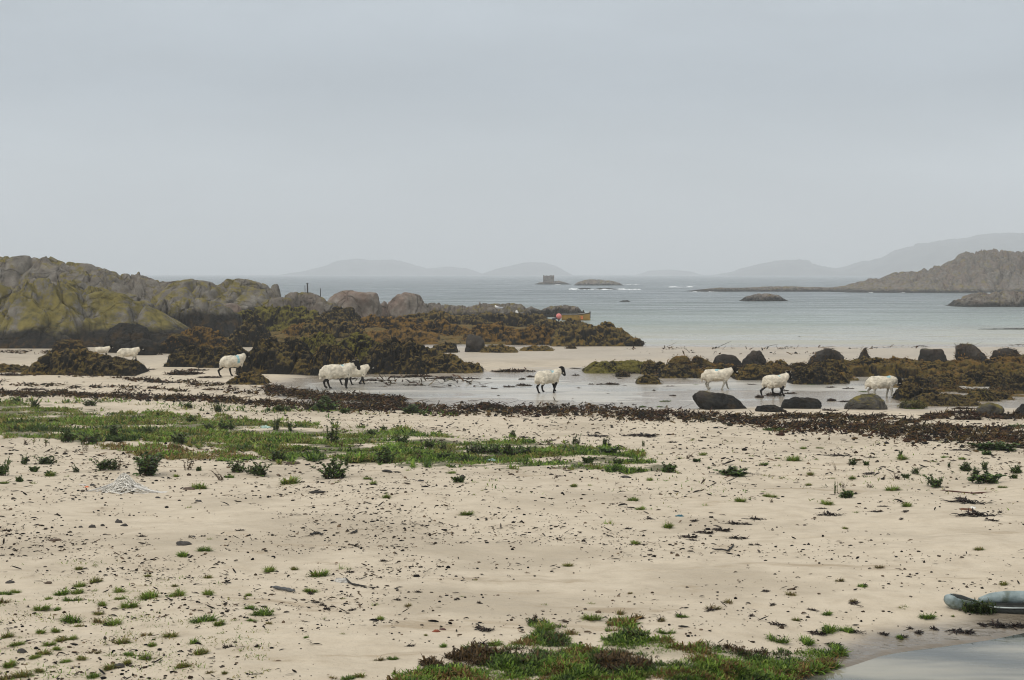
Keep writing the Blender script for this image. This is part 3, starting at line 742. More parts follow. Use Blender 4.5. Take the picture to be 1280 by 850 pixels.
rock('weedy_rock', 'brown weed mound on sand before the blue banded sheep', 286, 334, 465, 481, M['weed'], 'rock', W, depth=.6, fronds=250, pal=('brown', 'red'))
# ---- small rocks on the sand in the middle
rock('weedy_rock', 'small brown mound left of the upright stone on sand', 538, 572, 428, 441, M['weed'], 'rock', W, depth=.6, fronds=200, pal=('brown', 'dark'))
for a_ in [([(1006, 474), (1020, 460), (1060, 453), (1120, 452), (1180, 453), (1240, 452), (1300, 455)], 478, 9, 63, 'broad bed of brown weed behind the grazing sheep'),
           ([(1112, 494), (1130, 488), (1180, 484), (1240, 483), (1310, 486)], 496, 6, 64, 'dark bed of weed spreading right of the grazing sheep'),
           ([(806, 474), (830, 460), (880, 455), (920, 456), (985, 458), (1000, 470)], 474, 5, 65, 'thin bed of weed around the brown dome and black dome')]:
    tag(ridge('weed_bed', a_[0], a_[1], a_[2], M['weed'], 260, 90, .22, .7, a_[3], front=.5, pw=.6, rk=.5, nd=.22, fronds=2600, pal=('brown', 'orange', 'dark', 'brown'), fl=.16, fw=.028, holes=1.1), a_[4], 'weed bed')
rock('boulder', 'upright grey brown stone on the sand below the golden bank', 576, 607, 417, 440, M['bare_rock'], 'boulder', depth=.8, amp=.09, lean=-.1)
rock('weedy_rock', 'low weed rock right of the upright stone', 600, 647, 430, 441, M['weed'], 'rock', W, depth=.6, fronds=200, pal=('dark', 'olive'))
rock('weedy_rock', 'flat weed rock on sand below the golden mounds', 650, 692, 431, 439, M['weed'], 'rock', W, depth=.6, n=4, fronds=160, pal=('brown', 'olive'))
rock('weedy_rock', 'tiny dark weed rock on sand below the point', 706, 722, 431, 436, M['weed_dark'], 'rock', W, depth=.7, n=4, fronds=50)

B = 'boulders and weed rocks on the right of the flat'
rock('weedy_rock', 'long low olive weed rock at the left end of the right group', 730, 832, 450, 467, M['weed_olive'], 'rock', B, depth=.4, flat=.6, amp=.08, n=6, fronds=800, pal=('olive', 'brown'))
rock('weedy_rock', 'small weed clump under the long low olive rock', 766, 788, 464, 471, M['weed'], 'rock', B, depth=.7, n=4, fronds=120)
rock('weedy_rock', 'round brown weed boulder alone on wet sand', 795, 825, 468, 481, M['weed'], 'rock', B, depth=.8, amp=.08, fronds=240, pal=('brown', 'olive'))
rock('boulder', 'smooth brown dome behind the sheep with the long body', 834, 868, 444, 459, M['weed'], 'boulder', B, depth=.8, amp=.07, fronds=120, pal=('brown', 'orange'))
rock('boulder', 'low brown boulder between the brown dome and black dome', 856, 891, 445, 460, M['weed'], 'boulder', B, depth=.8, peak=.3, amp=.08, fronds=120, pal=('brown', 'orange'))
rock('boulder', 'smooth black dome boulder above the long bodied sheep', 889, 927, 442.5, 460, M['bare_rock'], 'boulder', B, depth=.8, amp=.06, n=5)
rock('boulder', 'tall grey black boulder right of the black dome', 925, 963, 438, 461, M['bare_rock'], 'boulder', B, depth=.8, amp=.08, peak=.2)
rock('weedy_rock', 'weed heap left of the brown dome', 800, 838, 451, 468, M['weed'], 'rock', B, depth=.6, fronds=300, pal=('brown', 'olive', 'dark'))
rock('weedy_rock', 'dark weed heap in front of the brown dome', 822, 876, 455, 473, M['weed_dark'], 'rock', B, depth=.6, fronds=400, pal=('dark', 'brown'))
rock('weedy_rock', 'orange weed below the black dome boulder', 878, 924, 455, 468, M['weed_orange'], 'rock', B, depth=.6, fronds=300, pal=('orange', 'brown'))
rock('weedy_rock', 'olive weed heap between the two right walking sheep', 918, 968, 456, 476, M['weed'], 'rock', B, depth=.6, fronds=420, pal=('olive', 'brown', 'dark'))
rock('weedy_rock', 'brown weed heap right of the tall grey black boulder', 958, 988, 451, 464, M['weed'], 'rock', B, depth=.6, fronds=220, pal=('brown', 'orange'))
rock('weedy_rock', 'small brown weed heap on pale sand beside the block boulder', 986, 1012, 453, 464, M['weed'], 'rock', B, depth=.6, fronds=180, pal=('brown', 'dark'))
rock('boulder', 'squat block boulder with a weedy foot at mid right', 1010, 1058, 436.5, 460, M['bare_rock'], 'boulder', B, depth=.7, amp=.09, fronds=120, pal=('orange', 'brown'))
rock('boulder', 'pointed dark boulder standing above the weed', 1064, 1098, 434, 461, M['bare_rock'], 'boulder', B, depth=.8, peak=.75, flat=-1.5, amp=.08, fronds=80, pal=('brown',))
rock('boulder', 'flat topped slab boulder tilted down to the right', 1146, 1192, 436, 454, M['bare_rock'], 'boulder', B, depth=.7, flat=.9, amp=.06, lean=-.15)
rock('boulder', 'biggest peaked boulder on the right skyline of the flat', 1192, 1240, 430.5, 453, M['bare_rock'], 'boulder', B, depth=.7, peak=.5, flat=-1.2, amp=.09, lean=-.2, fronds=80, pal=('orange',))
rock('boulder', 'low dark boulder right of the biggest peaked boulder', 1240, 1278, 435, 452, M['bare_rock'], 'boulder', B, depth=.7, amp=.1, fronds=160, pal=('orange', 'brown'))
rock('boulder', 'rounded dark boulder at the right edge of the weed field', 1264, 1330, 438, 456, M['weed'], 'boulder', B, depth=.6, amp=.1, fronds=160, pal=('orange', 'brown'))
for a in [
    (988, 1036, 458, 481, 'weed_dark', 'dark weed rock nosed by the sheep nearest the black boulder', 420, ('dark', 'brown')),
    (1012, 1062, 450, 472, 'weed', 'brown weed bank under the squat block boulder', 420, ('brown', 'orange')),
    (1014, 1058, 464, 480, 'weed_dark', 'dark flat rock left of the grazing sheep', 300, ('dark', 'brown')),
    (1054, 1110, 447, 470, 'weed', 'brown weed bank at the foot of the pointed boulder', 480, ('brown', 'orange', 'dark')),
    (1096, 1150, 446, 464, 'weed_orange', 'rusty weed bank right of the pointed boulder', 460, ('orange', 'brown')),
    (1108, 1184, 452, 473, 'weed_dark', 'black hollow rock above the grazing sheep', 520, ('dark', 'brown')),
    (1172, 1232, 448, 468, 'weed_orange', 'rusty weed bank beneath the flat topped slab', 480, ('orange', 'brown')),
    (1222, 1300, 447, 470, 'weed_orange', 'golden weed bank at the right edge', 560, ('orange', 'brown')),
    (1124, 1164, 470, 486, 'weed_dark', 'dark weed hump touching the head of the grazing sheep', 320, ('dark', 'brown')),
    (1160, 1216, 466, 482, 'weed', 'brown weed hump amid the right hand field', 420, ('brown', 'orange')),
    (1200, 1258, 462, 484, 'weed', 'wide brown weed hump near the right edge', 460, ('brown', 'dark', 'orange')),
    (1246, 1320, 468, 492, 'weed_dark', 'dark weed bank running off the right edge', 480, ('dark', 'brown', 'orange')),
    (1120, 1174, 482, 502, 'weed_dark', 'dark oval weed rock right of the grazing sheep', 420, ('dark', 'brown')),
    (1142, 1222, 492, 508, 'weed_dark', 'long black weed rock in the shallow water', 520, ('dark', 'dark', 'brown')),
    (1208, 1244, 487, 502, 'weed', 'small olive weed rock at the end of the long black rock', 260, ('olive', 'dark')),
    (1232, 1262, 488, 500, 'weed', 'small brown weed rock behind the smooth greenish boulder', 220, ('brown', 'dark')),
    (1170, 1198, 474, 489, 'weed_dark', 'dark weed lump between two brown humps', 200, ('dark', 'brown'))]:
    rock('weedy_rock', a[5], a[0], a[1], a[2], a[3], M[a[4]], 'rock', B, depth=.55, amp=.11, fronds=a[6], pal=a[7])
rock('boulder', 'large smooth black boulder standing in the shallow water', 866, 945, 487.5, 512, M['bare_rock'], 'boulder', B, depth=.6, amp=.05, flat=.35, lean=-.28, n=6, planes=9)
rock('boulder', 'flat dark rock right of the large smooth black boulder', 943, 984, 506, 515, M['bare_rock'], 'boulder', B, depth=.6, amp=.08)
rock('boulder', 'low brown black ridge rock behind the flat dark rock', 966, 1026, 495, 511, M['bare_rock'], 'boulder', B, depth=.5, amp=.09, lean=.2)
rock('boulder', 'small brown stone at the right end of the low ridge rock', 1002, 1026, 503, 511, M['bare_rock'], 'boulder', B, depth=.7, n=4)
rock('boulder', 'pale olive rounded boulder below the grazing sheep', 1056, 1108, 491.5, 512, M['olive_rock'], 'boulder', B, depth=.7, amp=.06, n=6)
rock('boulder', 'smooth greenish boulder at the water edge on the right', 1218, 1256, 502.5, 519, M['olive_rock'], 'boulder', B, depth=.8, amp=.06, lean=.12)
rock('boulder', 'brownish boulder at the extreme right edge of the flat', 1258, 1310, 504, 520, M['bare_rock'], 'boulder', B, depth=.7, amp=.08)
rock('boulder', 'low greenish stone before the oval weed rock', 1124, 1160, 501, 511, M['olive_rock'], 'boulder', B, depth=.6, fronds=120, pal=('olive',))

# ---- far rocks, islets, headland, hills
def far(name, label, cat, pts, pbase, depth, mat, nS, nT, amp, cell, seed, **kw):
    o = ridge(name, pts, pbase, depth, mat, nS, nT, amp, cell, seed, **kw)
    return tag(o, label, cat, kw.get('group'))
IS = 'rocks and islets out in the bay'
def isl(label, pts, pbase, depth, seed, amp=.5, cell=2.5, mat='granite_far', cat='islet', nS=200, nT=50, name='islet', pw=.62):
    Y = (ZC - SEA_Z) / math.tan(math.atan((pbase - 425) / F) + TH)
    return tag(ridge(name, pts, pbase, depth, M[mat], nS, nT, amp, cell, seed, Y=Y, zb=SEA_Z - .05, pw=pw, fis=40 if cat == 'headland' else 4), label, cat, IS if cat != 'headland' else None)
ruin_islet = isl('low islet carrying the square ruin', [(668, 355.4), (674, 353.2), (684, 352.6), (698, 351), (706, 353), (714, 355.4)], 355.6, 9, 71)
isl('rounded islet just right of the islet with the ruin', [(717, 356.6), (724, 352), (737, 349.3), (750, 350), (764, 351.2), (774, 353.6), (779, 356.6)], 356.8, 10, 72)
isl('small rock awash left of centre in the breakers', [(721, 361.4), (726, 359.8), (737, 360), (740, 361.4)], 361.6, 3, 73, cat='rock', name='sea_rock', nS=60)
isl('longer rock awash right of centre in the breakers', [(741, 361.6), (750, 360), (762, 360.2), (775, 361.6)], 361.8, 3, 74, cat='rock', name='sea_rock', nS=80)
isl('tiny lone black rock in open water', [(774, 377), (779, 375), (785, 375.3), (788, 377)], 377.2, 1.5, 75, cat='rock', name='sea_rock', nS=50)
isl('low dark reef tailing left from the right headland', [(860, 363.8), (880, 361.5), (900, 359.7), (930, 360), (960, 358.5), (990, 358.4), (1020, 359), (1045, 360), (1060, 363)], 364.6, 16, 76, .6, 2.5, cat='reef', name='reef', nS=320)
isl('lone flat topped rock in front of the reef', [(925, 376), (934, 370.5), (946, 367.6), (962, 367.4), (974, 369.5), (984, 376)], 376.4, 4, 77, .35, 1.2, cat='rock', name='sea_rock')
isl('rugged granite headland at the right with a craggy crest', [(1020, 364.6), (1050, 361), (1070, 357), (1092, 352), (1100, 348.5), (1112, 346.5), (1130, 341), (1144, 340), (1152, 342.5), (1164, 336.5), (1172, 341), (1176, 335), (1190, 328), (1205, 325), (1218, 318), (1232, 315.5), (1250, 317.5), (1280, 318), (1340, 314), (1420, 322), (1500, 345), (1540, 364)],
    366, 60, 78, 3.4, 4.2, cat='headland', name='headland', nS=620, nT=170, pw=.8)
isl('brown rock spit at the right edge in front of the headland', [(1190, 383.4), (1200, 374), (1216, 368), (1226, 366), (1236, 369), (1250, 365.5), (1266, 364), (1284, 366), (1330, 368), (1380, 383)], 383.6, 9, 79, .7, 1.6, cat='rock', name='sea_rock', nS=300, nT=80)
isl('thin dark bar of rock awash near the right edge', [(1216, 411.7), (1236, 410.9), (1262, 410.5), (1300, 410.3), (1340, 411.7)], 412, 1.6, 80, .1, .6, cat='rock', name='sea_rock', nS=120)

def hill(label, pts, Y, depth, seed, amp):
    Y *= 1.6; depth *= 1.6; amp *= 2.2
    o = ridge('hill', pts, 344, depth, M['hill'], 260, 60, amp, depth * .12, seed, Y=Y, zb=-1, pw=.8, crack=.05)
    return tag(o, label, 'hill', kind='structure')
hill('long hazy hill rising beyond the right headland', [(1040, 343), (1062, 339), (1085, 330), (1104, 324), (1130, 316), (1150, 307), (1175, 303.5), (1200, 300.5), (1225, 297), (1250, 293), (1268, 292), (1300, 293), (1400, 284), (1520, 290), (1660, 318), (1760, 343)], 1650, 500, 91, 6)
hill('hazy knoll standing left of the long right hill', [(905, 343), (930, 338), (948, 331), (965, 328), (990, 325.5), (1004, 327), (1013, 334), (1024, 337), (1040, 334.5), (1050, 338), (1062, 343)], 1900, 400, 92, 6)
hill('faint flat hill low on the horizon at centre', [(800, 343), (815, 338.5), (840, 337.5), (858, 339), (868, 343)], 2500, 300, 93, 3)
hill('faint round hill left of the ruin', [(600, 343), (620, 337), (642, 332), (662, 329.2), (680, 329.6), (696, 334), (712, 343)], 2150, 400, 94, 5)
hill('broad faint hill at the left of the horizon', [(370, 343), (392, 338), (415, 332), (430, 326.5), (450, 324.5), (468, 327), (494, 325.5), (512, 330), (530, 336), (560, 334), (585, 336), (606, 343)], 2300, 500, 95, 6)

# ---- square ruin on the islet (one roofless stone hut)
def ruin():
    ya = ruin_islet.location.y
    x0 = float(at_depth(679, 350, ya)[0]); x1 = float(at_depth(692.5, 350, ya)[0])
    zb = float(at_depth(640, 353.2, ya)[2]); zt = float(at_depth(640, 344.8, ya)[2])
    t = empty('ruined_hut', ((x0 + x1) / 2, ya, zb)); tag(t, 'square ruined stone hut on a bay islet', 'ruin')
    w = (x1 - x0) / 2; h = zt - zb; rg = np.random.default_rng(5)
    m = M['granite_far']
    def wall(x_a, x_b, y_a, y_b, nm='wall'):
        nx, nz = 14, 8

        xs = np.linspace(x_a, x_b, nx); ys = np.linspace(y_a, y_b, nx)
        long_x = abs(x_b - x_a) > abs(y_b - y_a)
        top = h * (1 + .09 * rg.normal(size=nx)); th = .35
        Vs, Q = [], []
        for k in range(nx):
            if long_x: c = [(xs[k], y_a, -.5), (xs[k], y_b, -.5), (xs[k], y_b, top[k]), (xs[k], y_a, top[k])]
            else: c = [(x_a, ys[k], -.5), (x_b, ys[k], -.5), (x_b, ys[k], top[k]), (x_a, ys[k], top[k])]
            Vs += c
        for k in range(nx - 1):
            for j in range(4): Q.append([k * 4 + j, k * 4 + (j + 1) % 4, k * 4 + 4 + (j + 1) % 4, k * 4 + 4 + j])
        Q.append([0, 1, 2, 3]); Q.append([(nx - 1) * 4 + 3, (nx - 1) * 4 + 2, (nx - 1) * 4 + 1, (nx - 1) * 4])
        obj(nm, mesh_np(nm, np.array(Vs), np.array(Q), m, None, False), t)
    d = 2.2
    wall(-w, w, -d, -d + .5); wall(-w, w, d - .5, d); wall(-w, -w + .5, -d + .503, d - .503); wall(w - .5, w, -d + .503, d - .503)
ruin()

# ---- wavelets running up the beach
def wavelets():
    rg = np.random.default_rng(77); Vs, Q = [], []; n0 = 0
    for py, p0, p1_, h in ((436.2, 800, 1420, .045), (433.6, 860, 1420, .05), (431, 800, 1100, .045), (429, 980, 1420, .055), (425.5, 840, 1200, .05), (421, 1000, 1420, .05)):
        Y = (ZC - SEA_Z) / math.tan(math.atan((py - 425) / F) + TH); n = 260
        x = np.linspace(px_at(p0, Y), px_at(p1_, Y), n); y = Y + .5 * perlin(x * .12 + py, x * 0) + .12 * perlin(x * .7, x * 0 + py)
        hh = h * np.clip(.5 + 1.6 * perlin(x * .22 + py, x * 0 + 2), 0, 1.6); z = np.full(n, SEA_Z)
        for dy, k in ((-.22, 0), (-.06, 1), (.9, 0)): Vs.append(np.stack([x, y + dy, z - .004 + hh * k], 1))
        for j in range(2):
            i = np.arange(n - 1) + n0 + j * n; Q.append(np.stack([i, i + 1, i + 1 + n, i + n], 1))
        n0 += 3 * n
    tag(obj('sea_wavelets', mesh_np('sea_wavelets', np.concatenate(Vs), np.concatenate(Q), M['sea'])), 'low wavelets running in to the sand', 'waves', kind='stuff')
wavelets()
# ---- surf
def foam():
    b = Bag(); rg = np.random.default_rng(9)
    def run(px0, px1, py, n, sp, r):
        Y = (ZC - SEA_Z) / math.tan(math.atan((py - 425) / F) + TH)
        u = rg.uniform(0, 1, n); x = px_at(px0 + (px1 - px0) * u, Y); dens = perlin(x * .35, x * 0 + py, 1.0)
        y = Y + rg.normal(size=n) * sp + dens * sp * 2
        R = r * np.clip(.6 + dens * 1.2, .15, 1.6) * rg.uniform(.4, 1.2, n)
        P = np.stack([x, y, np.full(n, SEA_Z)], 1)
        b.add(*lumps(P, R * 1.5, np.full(n, .38), np.ones((n, 3)) * .8, 1, int(px0)))
    run(712, 800, 362.2, 143, 2.0, 0.36); run(712, 722, 361, 33, 1.2, 0.42); run(770, 790, 361.8, 44, 1.5, 0.47)
    run(776, 800, 355.8, 22, 3, 0.34); run(690, 702, 355.9, 16, 2, 0.34)
    run(832, 866, 359, 33, 3, 0.47); run(860, 900, 365, 49, 1.2, 0.27); run(1084, 1092, 365.8, 8, .8, 0.34); run(1124, 1130, 366, 8, .8, 0.34); run(1232, 1244, 366.5, 13, .8, 0.30)
    o = obj('sea_foam', b.mesh('sea_foam', M['foam'], True)); tag(o, 'white surf breaking round the bay rocks', 'surf', kind='stuff')
foam()
# ================================================================== SHEEP
def sheep(label, px0, px1, pyfeet, back_px, yaw, phase=0.0, head=(0, 0), mark=.12, marklen=.06, side=0.0, horns=False, lamb=1.0, legs='leg', graze=0.0, seed=1, band=False):
    """px0..px1 sideways extent, pyfeet = feet row, back_px = row of the back"""
    x, y, z = (float(a[0]) for a in ground((px0 + px1) / 2, pyfeet))
    s = (pyfeet - back_px) / F * y / .80
    S_ = []   # (centre, radii, group) 0 wool 1 face 2 leg 3 white face
    def ball(c, r, g): S_.append((np.array(c, float), np.array(r, float) if not np.isscalar(r) else np.full(3, r), g))
    def chain(pts, rs, g, n=7):
        pts = np.array(pts, float)
        for i in range(len(pts) - 1):
            for k in range(n):
                t = k / n; ball(pts[i] * (1 - t) + pts[i + 1] * t, rs[i] * (1 - t) + rs[i + 1] * t, g)
        ball(pts[-1], rs[-1], g)
    ball((-.05, 0, .56), (.42, .225, .235), 0); ball((.20, 0, .56), (.27, .21, .23), 0); ball((-.34, 0, .575), (.21, .20, .215), 0)
    ball((-.10, 0, .66), (.40, .17, .14), 0); ball((.33, 0, .58), (.17, .165, .20), 0); ball((-.47, 0, .53), (.09, .12, .16), 0)
    hx, hz = .655, .80 - graze
    chain([(.30, 0, .63), (.44, 0, .69 - graze * .5), (.55, 0, .775 - graze)], [.19, .150, .085], 0)
    chain([(-.545, 0, .60), (-.58, 0, .48), (-.575, 0, .36)], [.055, .05, .035], 0)
    # head, turned by head=(yaw, pitch)
    Rz = Matrix.Rotation(head[0], 3, 'Z'); Ry = Matrix.Rotation(.62 + head[1], 3, 'Y')
    R_ = np.array(Rz @ Ry); H0 = np.array((hx - .04, 0, hz + .02))
    def hd(p): return H0 + R_ @ np.array(p, float)
    ball(hd((.02, 0, 0)), .112, 1)
    chain([hd((.04, 0, 0)), hd((.14, 0, -.012)), hd((.235, 0, -.022))], [.106, .080, .053], 1, 5)
    ball(hd((.245, 0, -.025)), .044, 1); ball(hd((.12, 0, -.045)), .055, 1)
    for q in (-1, 1):
        chain([hd((-.01, q * .07, .03)), hd((-.035, q * .13, .02)), hd((-.04, q * .185, -.02))], [.034, .036, .016], 1, 4)
        ball(hd((.15, q * .045, -.012)), (.05, .03, .036), 3)
    # legs walking
    for i, (lx, ly, ph) in enumerate([(.30, .105, 0), (.30, -.105, math.pi), (-.34, .115, math.pi * .5 + .6), (-.34, -.115, math.pi * 1.5 + .6)]):
        a = .34 * math.sin(phase + ph); lift = max(0, math.cos(phase + ph)) * .07
        if lx > 0:
            kx = lx + .25 * math.sin(a); fx = lx + .56 * math.sin(a) - lift * 1.0
            chain([(lx, ly, .46), (kx, ly, .25), (fx, ly, .05 + lift), (fx + .035, ly, .025 + lift)], [.075, .042, .030, .036], 2)
            ball((lx, ly, .44), (.09, .075, .13), 0)
        else:
            fx = lx + .56 * math.sin(a) + .02
            kn = (lx + .07 + .12 * math.sin(a), ly, .42); hk = (fx - .09 + lift * .6, ly, .235 + lift * .4)
            chain([(lx, ly, .52), kn], [.12, .085], 0)
            chain([kn, hk, (fx - .02, ly, .05 + lift), (fx + .03, ly, .025 + lift)], [.062, .040, .030, .036], 2)
            ball((lx, ly, .47), (.125, .085, .16), 0)
    V, Fc = ico(2); vs, fs = [], []; n0 = 0
    for c, r, g in S_:
        vs.append(V * r + c); fs.append(Fc + n0); n0 += len(V)
    tmp = obj('tmp', mesh_np('tmp', np.concatenate(vs), np.concatenate(fs)))
    m = tmp.modifiers.new('r', 'REMESH'); m.mode = 'VOXEL'; m.voxel_size = .0165
    sm = tmp.modifiers.new('s', 'SMOOTH'); sm.factor = .5; sm.iterations = 3
    dg = bpy.context.evaluated_depsgraph_get(); ev = tmp.evaluated_get(dg)
    me = bpy.data.meshes.new_from_object(ev); old = tmp.data
    bpy.data.objects.remove(tmp); bpy.data.meshes.remove(old)
    me.name = 'sheep'
    n = len(me.vertices); co = np.zeros(n * 3, np.float32); me.vertices.foreach_get('co', co); co = co.reshape(-1, 3).astype(float)
    nor = np.zeros(n * 3, np.float32); me.vertices.foreach_get('normal', nor); nor = nor.reshape(-1, 3)
    best = np.full(n, 1e9); grp = np.zeros(n, int)
    for c, r, g in S_:
        d = np.linalg.norm((co - c) / r, axis=1) - (0.12 if g == 3 else 0)
        w = d < best; best = np.where(w, d, best); grp = np.where(w, g, grp)
    wool = (grp == 0)
    dsp = .016 * perlin(co[:, 0] * 13 + seed, co[:, 1] * 13, co[:, 2] * 13) + .012 * perlin(co[:, 0] * 27, co[:, 1] * 27 + seed, co[:, 2] * 27) - .018 * np.maximum(0, perlin(co[:, 0] * 4, co[:, 1] * 4 + seed, co[:, 2] * 2))
    co = co + nor * (dsp * wool)[:, None]
    me.vertices.foreach_set('co', co.astype(np.float32).ravel())
    nf = len(me.polygons); pv = np.zeros(nf * 4, np.int32) if len(me.loops) == nf * 4 else None
    li = np.zeros(len(me.loops), np.int32); me.loops.foreach_get('vertex_index', li)
    ls = np.zeros(nf, np.int32); me.polygons.foreach_get('loop_start', ls)
    first = li[ls]; g = grp[first]; pc = co[first]
    mi = g.copy()
    if mark is not None:
        edge = .03 * perlin(pc[:, 0] * 9 + seed, pc[:, 1] * 9, pc[:, 2] * 9)
        low = .50 if band else (.735 if marklen < .08 else .755)
        mk = (g == 0) & (np.abs(pc[:, 0] - mark - .12 * (pc[:, 2] - .75) + edge) < marklen) & (pc[:, 2] + edge * 1.5 > low) & (pc[:, 1] < .09 if band else pc[:, 1] < .2)
        mi = np.where(mk, 4, mi)
    me.materials.clear()
    for k in ('wool', 'face', legs, 'facewhite', 'mark'): me.materials.append(M[k])
    me.polygons.foreach_set('material_index', mi.astype(np.int32)); me.polygons.foreach_set('use_smooth', np.ones(nf, bool))
    me.update()
    o = obj('sheep', me, None, (x, y, z - .012)); o.rotation_euler = (0, 0, yaw); o.scale = (s, s, s)
    tag(o, label, 'sheep', 'blackface sheep walking across the flat')
    if horns:
        for q in (-1, 1):
            a = np.linspace(0, 4.4, 22); r = .058 - .005 * a
            P = np.stack([-.03 - r * np.sin(a) * .9 + .0 * a, q * (.075 + .014 * a), .055 - .03 + r * np.cos(a)], 1)
            P = np.array([hd(p) for p in P])
            tv, tq, tt = tube(P, np.linspace(.019, .006, 22), 7)
            obj('horn', mesh_np('horn', tv, [tq, tt], M['horn']), o)
    return o

sheep('pale sheep half hidden behind the isolated weed rock', 114, 141, 447, 433, .35, .4, mark=None, seed=1)
sheep('black faced sheep walking just right of the isolated weed rock', 146, 176, 453.5, 434.5, .30, 1.2, mark=None, legs='legwhite', seed=2)
sheep('white sheep with a blue band down its shoulder by black rocks', 278, 304, 470, 443.5, .85, 2.2, head=(.3, 0), mark=.16, marklen=.05, band=True, seed=3)
sheep('horned sheep of the close pair, black face turned to the camera', 403, 441, 486, 454.5, .45, .3, head=(-1.15, .15), horns=True, mark=.14, marklen=.04, seed=4)
sheep('sheep half hidden behind the horned one of the close pair', 431, 457, 481.5, 456.5, .35, 2.6, head=(.25, .25), mark=None, seed=5)
sheep('sheep walking alone mid flat, mirrored in the wet sand', 668, 702, 491.5, 462, .72, .9, head=(-.5, .35), mark=.14, marklen=.05, seed=6)
sheep('long bodied sheep striding above the large smooth black boulder', 872, 921, 487.5, 460.5, .05, .95, head=(.15, .2), mark=.03, marklen=.12, legs='legwhite', seed=7)
sheep('sheep with a blue stripe wading through weed right of the big boulder', 950, 988, 496, 467.5, .55, 2.0, head=(.3, .25), horns=True, mark=.12, marklen=.045, side=1, seed=8)
sheep('rightmost sheep, head lowered towards the weed', 1082, 1122, 497, 469, .12, 3.6, head=(-.3, .45), mark=.22, marklen=.07, legs='legwhite', graze=.14, seed=9)

# ================================================================== BOAT, BUOY, POSTS, BIRD
def boat():
    Y = 137.0
    x0 = float(at_depth(702, 395, Y)[0]); x1 = float(at_depth(738, 395, Y)[0]); L = x1 - x0
    t = empty('rowing_boat', ((x0 + x1) / 2, Y, SEA_Z)); tag(t, 'small ochre yellow boat moored beside the dark rock ledge', 'boat')
    ns, nr = 25, 13; hull = plain('ochre_hull', (.34, .20, .035), .5, .25, 3); dk = plain('dark_gunwale', (.05, .035, .022), .6); wh = plain('pale_boat_lining', (.62, .6, .52), .7); og = plain('orange_boat_patch', (.55, .17, .05), .6)
    def sec(u, inset=0.0):
        b = .46 * L * .36 * (1 - max(0, (u - .45) / .55) ** 2.3) * (1 if u > .1 else .88 + 1.2 * u) + .01 - inset
        sheer = .52 + .22 * max(0, u - .5) ** 1.5 * 2; kl = -.12 + .25 * max(0, u - .75) * 1.8
        a = np.linspace(-math.pi / 2, math.pi / 2, nr)
        yy = np.sin(a); zz = 1 - np.abs(np.cos(a)) ** .8
        return np.stack([np.full(nr, (u - .5) * L), np.sign(yy) * np.abs(yy) ** .7 * max(b, .01), kl + inset + (sheer - kl) * (zz ** 1.1 if False else np.abs(yy) ** 2.2)], 1)
    def loft(nm, inset, mat, flip=False):
        V = np.concatenate([sec(k / (ns - 1), inset) for k in range(ns)])
        q = []
        for k in range(ns - 1):
            for j in range(nr - 1):
                f = [k * nr + j, k * nr + j + 1, (k + 1) * nr + j + 1, (k + 1) * nr + j]
                q.append(f[::-1] if flip else f)
        ts = [[0, j + 1, j] for j in range(1, nr - 1)]
        return mesh_np(nm, V, [np.array(q), np.array(ts)], mat)
    obj('hull', loft('hull', 0, hull), t); obj('lining', loft('lining', .045, wh, True), t)
    for q in (0, nr - 1):
        P = np.array([sec(k / (ns - 1))[q] for k in range(ns)])
        v_, q_, t_ = tube(P, .045, 6); obj('gunwale', mesh_np('gunwale', v_, [q_, t_], wh if q else dk), t)
    def box(nm, c, s, mat):
        cs = np.array([[i, j, k] for i in (-1, 1) for j in (-1, 1) for k in (-1, 1)]) * np.array(s) / 2 + np.array(c)
        f = np.array([[0, 1, 3, 2], [4, 6, 7, 5], [0, 4, 5, 1], [2, 3, 7, 6], [0, 2, 6, 4], [1, 5, 7, 3]])
        return obj(nm, mesh_np(nm, cs, f, mat, None, False), t)
    for u in (.25, .55): box('thwart', ((u - .5) * L, 0, .36), (.22, L * .30, .04), dk)
    box('orange_patch', (.20 * L, -L * .150, .25), (.22, .03, .3), og)
    box('stem_post', (.485 * L, 0, .5), (.10, .08, .62), dk)
    t.rotation_euler = (0, 0, -.03)
boat()
def buoy():
    Y = 131.0; x, _, z = at_depth(698.5, 395.5, Y); r = 3.6 / F * Y
    t = empty('mooring_buoy', (float(x), Y, float(z))); tag(t, 'round pink mooring buoy beside the yellow boat', 'buoy')
    v, f = ico(4); obj('float', mesh_np('float', v * np.array([r, r, r * 1.06]), f, plain('pink_buoy', (.62, .20, .18), .6, .1)), t)
    V, q, tt = tube([(0, 0, -r * 1.5), (0, 0, -r)], [.05, .12], 8); obj('neck', mesh_np('neck', V, [q, tt], plain('buoy_neck', (.06, .06, .07), .5)), t)
    V, q, tt = tube([(-r * .8, -.1, -r * .6), (-r * 1.6, -.3, -r * .85), (-r * 2.4, -.2, -r * .9)], [.09, .12, .05], 8); obj('rope_knot', mesh_np('rope_knot', V, [q, tt], plain('buoy_rope', (.05, .05, .06), .7)), t)
buoy()
def post(px, ptop, pbase, r, label):
    Y = 110.0; x, _, zb = at_depth(px, pbase, Y); zt = float(at_depth(px, ptop, Y)[2]); h = zt - float(zb)
    t = empty('post', (float(x), Y, float(zb))); tag(t, label, 'post')
    wd = plain('weathered_post', (.055, .05, .045), .85)
    V, q, tt = tube([(0, 0, -.6), (.01, 0, h * .5), (.0, 0, h)], [r, r * .95, r * .85], 8); obj('shaft', mesh_np('shaft', V, [q, tt], wd), t)
    V, q, tt = tube([(0, 0, h * .97), (.0, 0, h * 1.0), (0, 0, h * 1.06)], [r * 1.5, r * 1.5, r * .9], 8); obj('cap', mesh_np('cap', V, [q, tt], wd), t)
